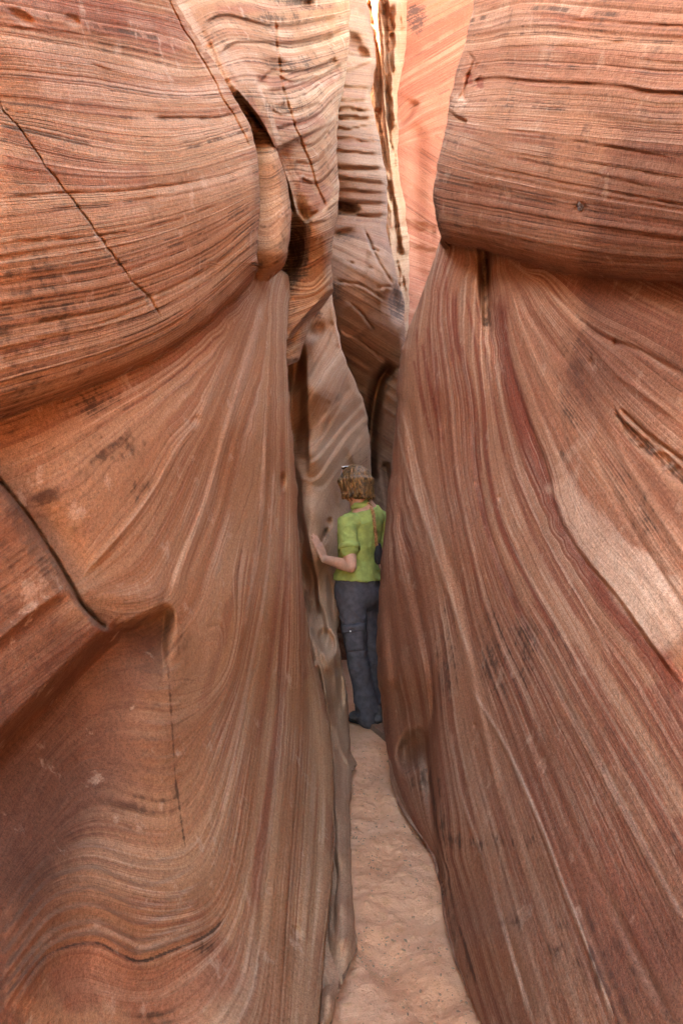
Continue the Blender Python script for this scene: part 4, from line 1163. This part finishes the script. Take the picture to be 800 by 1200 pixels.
def tube(bm, pts, radii, seg=14, flat=None, caps=True):
    """tapered limb through points with round ends; flat=(axis, factor) squeezes it along an axis"""
    pts = [Vector(p) for p in pts]
    P, Rr = [], []
    for i in range(len(pts) - 1):
        n = 6
        for k in range(n):
            f = k / n
            P.append(pts[i].lerp(pts[i + 1], f))
            Rr.append(radii[i] * (1 - f) + radii[i + 1] * f)
    P.append(pts[-1])
    Rr.append(radii[-1])
    if caps:
        d0 = (P[0] - P[1]).normalized()
        d1 = (P[-1] - P[-2]).normalized()
        a = [(P[0] + d0 * Rr[0] * math.sin(t), Rr[0] * math.cos(t)) for t in (1.35, 1.0, .55)]
        b = [(P[-1] + d1 * Rr[-1] * math.sin(t), Rr[-1] * math.cos(t)) for t in (.55, 1.0, 1.35)]
        P = [q[0] for q in a] + P + [q[0] for q in b]
        Rr = [q[1] for q in a] + Rr + [q[1] for q in b]
    rings = []
    ref = None
    for i, p in enumerate(P):
        d = (P[min(i + 1, len(P) - 1)] - P[max(i - 1, 0)]).normalized()
        if ref is None:
            ref = d.orthogonal().normalized()
        ref = (ref - d * ref.dot(d)).normalized()
        q = d.cross(ref)
        ring = []
        for k in range(seg):
            t = 2 * math.pi * k / seg
            o = ref * math.cos(t) * Rr[i] + q * math.sin(t) * Rr[i]
            if flat:
                ax, fac = flat
                o = o - ax * o.dot(ax) * (1 - fac)
            ring.append(p + o)
        rings.append(ring)
    ring_loft(bm, rings)


def ellipsoid(bm, c, axes, radii, sub=3):
    vs = bmesh.ops.create_icosphere(bm, subdivisions=sub, radius=1)["verts"]
    for v in vs:
        co_ = v.co.copy()
        v.co = Vector(c) + sum((Vector(axes[i]) * co_[i] * radii[i] for i in range(3)), Vector())


def finish(name, bm, mat, voxel=None, smooth=0, parent=None, push=None):
    me = bpy.data.meshes.new(name)
    bmesh.ops.recalc_face_normals(bm, faces=bm.faces)
    bm.to_mesh(me)
    bm.free()
    ob = bpy.data.objects.new(name, me)
    col.objects.link(ob)
    if voxel:
        m = ob.modifiers.new("r", "REMESH")
        m.mode = "VOXEL"
        m.voxel_size = voxel
        if smooth:
            m = ob.modifiers.new("s", "SMOOTH")
            m.iterations = smooth
            m.factor = .5
        bpy.context.view_layer.update()
        new = bpy.data.meshes.new_from_object(ob.evaluated_get(bpy.context.evaluated_depsgraph_get()))
        ob.modifiers.clear()
        ob.data = new
        bpy.data.meshes.remove(me)
        new.name = name
        me = new
    if push:
        n = len(me.vertices)
        c = np.empty(n * 3, np.float32)
        nn = np.empty(n * 3, np.float32)
        me.vertices.foreach_get("co", c)
        me.vertices.foreach_get("normal", nn)
        c = c.reshape(-1, 3).astype(float)
        nn = nn.reshape(-1, 3)
        me.vertices.foreach_set("co", (c + nn * push(c)[:, None]).astype(np.float32).ravel())
        me.update()
    me.materials.clear()
    me.materials.append(mat)
    for p in me.polygons:
        p.use_smooth = True
    if parent is not None:
        ob.parent = parent
        ob.matrix_parent_inverse = parent.matrix_world.inverted()
    return ob


TH = R(40)
FW = Vector((-math.sin(TH), math.cos(TH), 0))      # where she faces
RT = Vector((math.cos(TH), math.sin(TH), 0))       # her right hand side
UP = Vector((0, 0, 1))
J = lambda bx, by, Y: Vector(P3(bx, by, Y))
NECK, HEADC = J(424, 594, 4.30), J(416, 567, 4.30)
SHL, SHR = J(406, 613, 4.17), J(444, 606, 4.42)
ELL, WRL = J(411, 664, 4.06), J(380, 655, 4.17)
ELR, WRR = J(449, 657, 4.42), J(444, 668, 4.36)
HIPL, HIPR = J(412, 702, 4.23), J(429, 703, 4.36)
KNL, KNR = J(417, 766, 4.22), J(435, 768, 4.36)
ANL, ANR = J(431, 834, 4.26), J(441, 832, 4.42)
person = bpy.data.objects.new("person", None)
person.location = (HIPL.x + .05, 4.3, 0)
col.objects.link(person)
bpy.context.view_layer.update()
tag(person, "woman in green shirt and charcoal trousers, back turned, left palm on the rock", "person")

TORSO = [(.80, 419, .150, .105, .0), (.86, 419, .155, .112, .0), (.93, 418.5, .145, .104, .0), (1.0, 418.5, .125, .09, .0), (1.08, 420, .13, .095, .004), (1.16, 422, .143, .105, .012),
         (1.22, 423, .152, .105, .012), (1.28, 424.5, .155, .092, .0), (1.325, 425, .135, .075, -.006), (1.36, 425, .095, .062, -.01), (1.395, 424.5, .06, .056, -.006)]


def torso(bm, grow=0.0, z0=.0, z1=9, tail=None):
    rings = []
    for z, bx, a, b, fo in TORSO:
        if not z0 <= z <= z1:
            continue
        c = Vector(((bx - BX0) / FOC * 4.29, 4.29, z)) + FW * fo
        slope = (z - 1.1) * .06
        rings.append([c + RT * math.cos(t) * (a + grow) + FW * math.sin(t) * (b + grow) + UP * math.cos(t) * .028 * sstep(1.1, 1.3, np.float64(z)) for t in np.linspace(0, 2 * math.pi, 28, endpoint=False)])
    ring_loft(bm, rings)


# body: one skin, head to foot
bm = bmesh.new()
torso(bm, -.006)
HF = Vector((-.50, .86, -.10)).normalized()                 # the head looks further along the slot
HR_ = HF.cross(UP).normalized()
HU = HR_.cross(HF).normalized()
tube(bm, [NECK - UP * .05, HEADC - UP * .05], [.056, .053])
ellipsoid(bm, HEADC + HU * .02, (HR_, HF, HU), (.074, .094, .092))
ellipsoid(bm, HEADC - HU * .045 + HF * .028, (HR_, HF, HU), (.056, .064, .064))
tube(bm, [HEADC + HF * .090 + HU * .012, HEADC + HF * .112 - HU * .022], [.009, .014])
tube(bm, [HEADC + HF * .086 - HU * .056 - HR_ * .02, HEADC + HF * .090 - HU * .056, HEADC + HF * .086 - HU * .056 + HR_ * .02], [.006, .008, .006])
for s_ in (-1, 1):
    ellipsoid(bm, HEADC + HR_ * .074 * s_ - HU * .012 - HF * .005, (HR_, HF, HU), (.010, .020, .031), 2)
    tube(bm, [HEADC + HF * .084 + HR_ * .018 * s_ + HU * .018, HEADC + HF * .076 + HR_ * .046 * s_ + HU * .016], [.008, .007])
tube(bm, [SHL + RT * .03, SHL, SHL.lerp(ELL, .35), ELL], [.05, .047, .046, .036])
tube(bm, [ELL, ELL.lerp(WRL, .3), WRL], [.036, .038, .0245])
tube(bm, [SHR - RT * .03, SHR, SHR.lerp(ELR, .35), ELR], [.05, .047, .044, .036])
tube(bm, [ELR, ELR.lerp(WRR, .3), WRR], [.036, .038, .025])
for h, k, a in ((HIPL, KNL, ANL), (HIPR, KNR, ANR)):
    tube(bm, [h + UP * .03, h, h.lerp(k, .5), k], [.075, .078, .068, .05])
    tube(bm, [k, k.lerp(a, .3), a - UP * .02], [.05, .05, .034])


def hand(bm, W, u, n, th, curl):
    """palm and five fingers: u towards the fingertips, n out of the palm, th towards the thumb"""
    for k, (off, ln) in enumerate([(.030, .072), (.010, .080), (-.011, .074), (-.031, .058)]):
        kn = W + u * (.088 - .004 * abs(k - 1)) + th * off
        tube(bm, [W + th * off * .55 - u * .01, kn], [.0145, .0125], 10)
        p1 = kn + u * ln * .45 + n * curl * ln * .10
        p2 = p1 + u * ln * .30 + n * curl * ln * .22
        p3 = p2 + u * ln * .25 + n * curl * ln * .30
        tube(bm, [kn, p1, p2, p3], [.0095, .0088, .0080, .0066], 10)
    b = W + u * .022 + th * .022
    m1 = b + u * .034 + th * .026 + n * .006
    m2 = m1 + u * .028 + th * .012 + n * .006
    tube(bm, [b, m1, m2, m2 + u * .018 + th * .004], [.015, .0115, .0100, .0078], 10)


HU1 = (J(369.5, 632, 4.185) - WRL).normalized()
nrm = Vector((-.88, .47, .0))
nrm = (nrm - HU1 * nrm.dot(HU1)).normalized()
hand(bm, WRL, HU1, nrm, HU1.cross(nrm) * (1 if HU1.cross(nrm).dot(FW) > 0 else -1), .12)
u2 = Vector((-.25, .3, -.9)).normalized()
n2_ = (-RT - u2 * (-RT).dot(u2)).normalized()
hand(bm, WRR, u2, n2_, FW, .8)
body = finish("body", bm, SKIN, .0042, 3, person)
for s_ in (-1, 1):
    bm = bmesh.new()
    ellipsoid(bm, HEADC + HF * .078 + HR_ * .031 * s_ + HU * .006, (HR_, HF, HU), (.012, .011, .010), 2)
    finish("eye", bm, EYEWHITE, None, 0, person)

# shirt
bm = bmesh.new()
torso(bm, .012, .90, 1.37)
tube(bm, [SHL + RT * .05, SHL, SHL.lerp(ELL, .30), SHL.lerp(ELL, .60)], [.062, .062, .060, .062], 18)
tube(bm, [SHR - RT * .05, SHR, SHR.lerp(ELR, .30), SHR.lerp(ELR, .56)], [.062, .060, .058, .060], 18)
tube(bm, [NECK - UP * .045, NECK - UP * .005], [.072, .064], 18)
# the loose hem
rings = []
for z, gr in ((1.06, .0), (1.03, .014), (.985, .024), (.945, .028), (.918, .026), (.912, .018), (.93, .008)):
    k = [np.interp(z, [q[0] for q in TORSO], [q[m_] for q in TORSO]) for m_ in (1, 2, 3, 4)]
    c = Vector(((k[0] - BX0) / FOC * 4.29, 4.29, z)) + FW * k[3]
    rings.append([c + RT * math.cos(t) * (k[1] + gr) + FW * math.sin(t) * (k[2] + gr) + UP * .006 * math.sin(2 * t + .6) for t in np.linspace(0, 2 * math.pi, 40, endpoint=False)])
ring_loft(bm, rings)


def shirt_push(c):
    d = fbm(c[:, 0] * 16 + c[:, 2] * 9, c[:, 1] * 16, c[:, 2] * 12 - c[:, 0] * 7, 41, 3)
    e = np.abs(vnoise(c[:, 0] * 13 + c[:, 2] * 20, c[:, 1] * 9, c[:, 2] * 11 - c[:, 0] * 10, 43))
    low = sstep(1.12, .95, c[:, 2])
    return .003 * d + (.012 + .007 * low) * (.35 - np.sqrt(e + .004)) * sstep(-.5, .4, d)


shirt = finish("shirt", bm, GREEN, .0055, 4, person, shirt_push)
# cuff and hem stitching stand proud
bm = bmesh.new()
cu = SHL.lerp(ELL, .61)
ax = (ELL - SHL).normalized()
a1 = ax.orthogonal().normalized()
a2 = ax.cross(a1)
rings = []
for rr_, o_ in ((.0625, -.028), (.0665, -.028), (.0665, .004), (.0625, .004)):
    rings.append([cu + ax * o_ + (a1 * math.cos(t) + a2 * math.sin(t)) * rr_ for t in np.linspace(0, 2 * math.pi, 28, endpoint=False)])
rings.append(rings[0])
prev = None
vsets = [[bm.verts.new(p) for p in r] for r in rings[:4]]
for i in range(4):
    A_, B_ = vsets[i], vsets[(i + 1) % 4]
    for k in range(28):
        bm.faces.new((A_[k], A_[(k + 1) % 28], B_[(k + 1) % 28], B_[k]))
finish("cuff", bm, GREEN, None, 0, shirt, lambda c: .003 * vnoise(c[:, 0] * 40, c[:, 1] * 40, c[:, 2] * 40, 3))
# collar
bm = bmesh.new()
rings = []
vsets = []
for rr_, zz in ((.060, -.012), (.0615, .022), (.068, .024), (.076, -.012)):
    vsets.append([bm.verts.new(NECK + UP * (zz - .004 * math.sin(t)) + RT * math.cos(t) * rr_ + FW * math.sin(t) * rr_ * .95) for t in np.linspace(0, 2 * math.pi, 28, endpoint=False)])
for i in range(4):
    A_, B_ = vsets[i], vsets[(i + 1) % 4]
    for k in range(28):
        bm.faces.new((A_[k], A_[(k + 1) % 28], B_[(k + 1) % 28], B_[k]))
finish("collar", bm, GREEN, None, 0, shirt)

# trousers
bm = bmesh.new()
torso(bm, .010, .79, .94)
for h, k, a, g in ((HIPL, KNL, ANL, 1.0), (HIPR, KNR, ANR, .95)):
    tube(bm, [h + UP * .05, h, h.lerp(k, .5), k, k.lerp(a, .5), a, a - UP * .035], [.098 * g, .098 * g, .084 * g, .070 * g, .066 * g, .078 * g, .080 * g], 20)
ellipsoid(bm, J(420, 697, 4.30) - FW * .035, (RT, FW, UP), (.135, .10, .11))


def leg_push(c):
    d = fbm(c[:, 0] * 10 + c[:, 2] * 5, c[:, 1] * 10, c[:, 2] * 12 + c[:, 0] * 10, 51, 3)
    e = np.abs(vnoise(c[:, 0] * 9 - c[:, 2] * 6, c[:, 1] * 9, c[:, 2] * 17 + c[:, 0] * 14, 53))
    k = np.exp(-((c[:, 2] - .46) / .13) ** 2) + 1.5 * sstep(.26, .08, c[:, 2]) + .8 * np.exp(-((c[:, 2] - .72) / .08) ** 2)
    return .003 * d + (.004 + .012 * k) * (.38 - np.sqrt(e + .006))


trousers = finish("trousers", bm, CHARCOAL, .0055, 4, person, leg_push)

# shoes
for heel, toe in ((J(441, 846, 4.24), J(411, 842, 4.37)), (J(444, 840, 4.42), J(429, 836, 4.58))):
    heel.z = toe.z = .045
    dv = (toe - heel).normalized()
    L_ = (toe - heel).length
    bm = bmesh.new()
    tube(bm, [heel + UP * .012, heel.lerp(toe, .4) + UP * .012, toe - dv * .03 - UP * .004], [.042, .045, .038], 16, (UP, .85))
    tube(bm, [heel + UP * .06 + dv * .01, heel + UP * .01 + dv * .02], [.042, .045], 14)
    shoe = finish("shoe", bm, SHOE, .005, 4, person)
    bm = bmesh.new()
    tube(bm, [heel - UP * .030 - dv * .012, heel.lerp(toe, .4) - UP * .030, toe - UP * .028 - dv * .02], [.046, .048, .042], 18, (UP, .34))
    finish("sole", bm, SOLE, None, 0, shoe)

# hair
bm = bmesh.new()
ellipsoid(bm, HEADC + HU * .024 - HF * .010, (HR_, HF, HU), (.098, .106, .098))
ellipsoid(bm, HEADC - HU * .005 - HF * .035, (HR_, HF, HU), (.106, .088, .085))
ellipsoid(bm, HEADC - HU * .050 - HF * .045, (HR_, HF, HU), (.088, .068, .052))
rh = random.Random(11)
for i in range(130):
    a = R(-20 + 220 * rh.random() + 0) + math.pi * .94
    d = HR_ * math.cos(a) + HF * math.sin(a)
    if d.dot(HF) > .55:
        continue
    top = HEADC + HU * (.075 + .03 * rh.random()) + d * .045
    mid = HEADC + HU * .02 + d * (.094 + .018 * rh.random()) - HF * .015 + HR_ * .02 * (rh.random() - .5)
    end = HEADC - HU * (.045 + .050 * rh.random()) + d * (.078 + .018 * rh.random()) - HF * .025
    tip = end - HU * (.030 * rh.random() - .006) + d * .034 * (rh.random() - .75) + HR_ * .04 * (rh.random() - .5)
    tube(bm, [top, mid, end, tip], [.007, .0085, .007, .0035], 7)
hair = finish("hair", bm, HAIR, .0036, 4, person, lambda c: .002 * vnoise(c[:, 0] * 90, c[:, 1] * 90, c[:, 2] * 30, 71) + .003 * vnoise(c[:, 0] * 45, c[:, 1] * 45, c[:, 2] * 26, 72))

# cargo pocket laid over the left thigh
from mathutils.bvhtree import BVHTree


def drape(name, ob, outline, off, thick, mat, parent, n=14):
    """a cloth patch that follows a garment's surface: outline gives the four corners by bearing"""
    bvh = BVHTree.FromObject(ob, bpy.context.evaluated_depsgraph_get())
    O = Vector((0, 0, EYE))
    bm = bmesh.new()
    (ax_, ay), (bx_, by), (cx_, cy_), (dx_, dy) = outline
    g = []
    for i in range(n + 1):
        row = []
        for j in range(n + 1):
            u, v = j / n, i / n
            x = (ax_ * (1 - u) + bx_ * u) * (1 - v) + (dx_ * (1 - u) + cx_ * u) * v
            y = (ay * (1 - u) + by * u) * (1 - v) + (dy * (1 - u) + cy_ * u) * v
            q = Vector(P3(x, y, 1.0)) - O
            hit, nn, _, _ = bvh.ray_cast(ob.matrix_world.inverted() @ O, q.normalized())
            if hit is None:
                hit, nn = O + q * 4.25, Vector((0, -1, 0))
            edge = min(u, 1 - u, v, 1 - v)
            row.append((hit, nn, off + thick * min(1, edge * 6)))
        g.append(row)
    f = [[bm.verts.new(h + nn * o) for h, nn, o in r] for r in g]
    b = [[bm.verts.new(h - nn * .002) for h, nn, o in r] for r in g]
    for i in range(n):
        for j in range(n):
            bm.faces.new((f[i][j], f[i][j + 1], f[i + 1][j + 1], f[i + 1][j]))
            bm.faces.new((b[i][j], b[i + 1][j], b[i + 1][j + 1], b[i][j + 1]))
    for i in range(n):
        for A_, B_ in (((i, 0), (i + 1, 0)), ((i + 1, n), (i, n)), ((0, i + 1), (0, i)), ((n, i), (n, i + 1))):
            bm.faces.new((f[A_[0]][A_[1]], f[B_[0]][B_[1]], b[B_[0]][B_[1]], b[A_[0]][A_[1]]))
    ob2 = finish(name, bm, mat, None, 0, parent)
    ob2.matrix_world = ob2.matrix_world
    return ob2, g


bpy.context.view_layer.update()
pocket, g = drape("cargo_pocket", trousers, [(402, 737), (427, 734), (427, 762), (405, 764)], .002, .009, CHARCOAL, trousers)
flap, g = drape("pocket_flap", trousers, [(401, 733), (427, 730), (427, 738), (402, 742)], .013, .004, CHARCOAL, pocket, 10)
bm = bmesh.new()
hp = g[7][4][0] + g[7][4][1] * .017
ellipsoid(bm, hp, ((1, 0, 0), (0, 1, 0), (0, 0, 1)), (.0055, .0045, .0055), 2)
finish("snap_button", bm, METAL, None, 0, pocket)


# sunglasses pushed up on the hair
sg = bpy.data.objects.new("sunglasses", None)
sg.location = HEADC + HU * .115
col.objects.link(sg)
bpy.context.view_layer.update()
tag(sg, "white framed sunglasses pushed up on top of the woman's hair", "sunglasses")
bm = bmesh.new()
C0 = HEADC + HU * .112 + HF * .045
tube(bm, [C0 + HR_ * t * .066 + HU * (.006 * (1 - t * t)) for t in np.linspace(-1, 1, 9)], [.0032] * 9, 8)
finish("frame", bm, WHITE, None, 0, sg)
for s_ in (-1, 1):
    bm = bmesh.new()
    ellipsoid(bm, C0 + HR_ * .034 * s_ + HF * .014 - HU * .004, (HR_, (HF - HU * .4).normalized(), (HU + HF * .4).normalized()), (.029, .020, .004), 2)
    finish("lens", bm, LENS, None, 0, sg)
    bm = bmesh.new()
    tube(bm, [C0 + HR_ * .066 * s_, C0 + HR_ * .088 * s_ - HF * .03 - HU * .030, C0 + HR_ * .104 * s_ - HF * .07 - HU * .075], [.003, .003, .0026], 8)
    finish("temple", bm, LENS, None, 0, sg)

# bag slung over the right shoulder on a braided strap
bag = bpy.data.objects.new("shoulder_bag", None)
bag.location = J(440, 655, 4.27)
col.objects.link(bag)
bpy.context.view_layer.update()
tag(bag, "small dark bag on a tan braided strap down the back of the green shirt", "bag")
bvh = BVHTree.FromObject(shirt, bpy.context.evaluated_depsgraph_get())
O = Vector((0, 0, EYE))
path = []
for x, y in smooth_poly([(430, 590), (434, 594), (436.5, 602), (437.5, 612), (438.5, 622), (439.5, 632), (440, 640)], 2):
    q = (Vector(P3(x, y, 1.0)) - O).normalized()
    hit, nn, _, _ = bvh.ray_cast(shirt.matrix_world.inverted() @ O, q)
    path.append((shirt.matrix_world @ hit + nn * .007) if hit else (path[-1] + Vector((0.002, .0, -.01)) if path else J(x, y, 4.25)))
bm = bmesh.new()
for ph in (0, 2.09, 4.19):
    pts = []
    for i, p in enumerate(path):
        t = i * .95 + ph
        pts.append(p + Vector((math.cos(t) * .006, -.003 + math.sin(2 * t) * .003, 0)))
    tube(bm, pts, [.0055] * len(pts), 8)
finish("strap", bm, STRAP, None, 0, bag)
bm = bmesh.new()
bc = path[-1] + Vector((.012, .005, -.045))
tube(bm, [bc + UP * .045, bc, bc - UP * .04], [.022, .034, .030], 14, (FW, .6))
pouch = finish("pouch", bm, BAGM, .005, 3, bag)
# ------------------------------------------------------------------ camera, sun, sky
cam = bpy.data.cameras.new("camera")
cam.sensor_fit = "VERTICAL"
cam.sensor_height = 36.0
cam.lens = 24.0
cam.clip_start = 0.02
cam.clip_end = 500
co = bpy.data.objects.new("camera", cam)
co.location = (0, 0, EYE)
co.rotation_euler = (R(90), 0, 0)
col.objects.link(co)
scene.camera = co

SUN_EL, SUN_AZ = 21.0, 273.0     # azimuth clockwise from +Y
w = bpy.data.worlds.new("World")
scene.world = w
w.use_nodes = True
nt = w.node_tree
nt.nodes.clear()
sky = nt.nodes.new("ShaderNodeTexSky")
sky.sky_type = "NISHITA"
sky.sun_disc = False
sky.sun_elevation = R(SUN_EL)
sky.sun_rotation = R(SUN_AZ)
sky.dust_density = 2.0
bg = nt.nodes.new("ShaderNodeBackground")
bg.inputs[1].default_value = 0.15
wo = nt.nodes.new("ShaderNodeOutputWorld")
nt.links.new(sky.outputs[0], bg.inputs[0])
nt.links.new(bg.outputs[0], wo.inputs[0])

sl = bpy.data.lights.new("sun", "SUN")
sl.energy = 4.0
sl.angle = R(.55)
sl.color = (1.0, .95, .87)
so = bpy.data.objects.new("sun", sl)
d = Vector((math.sin(R(SUN_AZ)) * math.cos(R(SUN_EL)), math.cos(R(SUN_AZ)) * math.cos(R(SUN_EL)), math.sin(R(SUN_EL))))
so.rotation_euler = d.to_track_quat("Z", "Y").to_euler()
so.location = (-3, -3, 9)
col.objects.link(so)

scene.view_settings.view_transform = "Standard"
scene.view_settings.look = "None"
scene.view_settings.exposure = 4.5
scene.view_settings.gamma = 1
scene.view_settings.use_white_balance = True
scene.view_settings.white_balance_temperature = 8500
cy = scene.cycles
cy.max_bounces = 8
cy.diffuse_bounces = 6
cy.use_adaptive_sampling = True
cy.adaptive_threshold = 0.015
cy.use_denoising = True
try:
    cy.denoiser = "OPENIMAGEDENOISE"
except Exception:
    pass
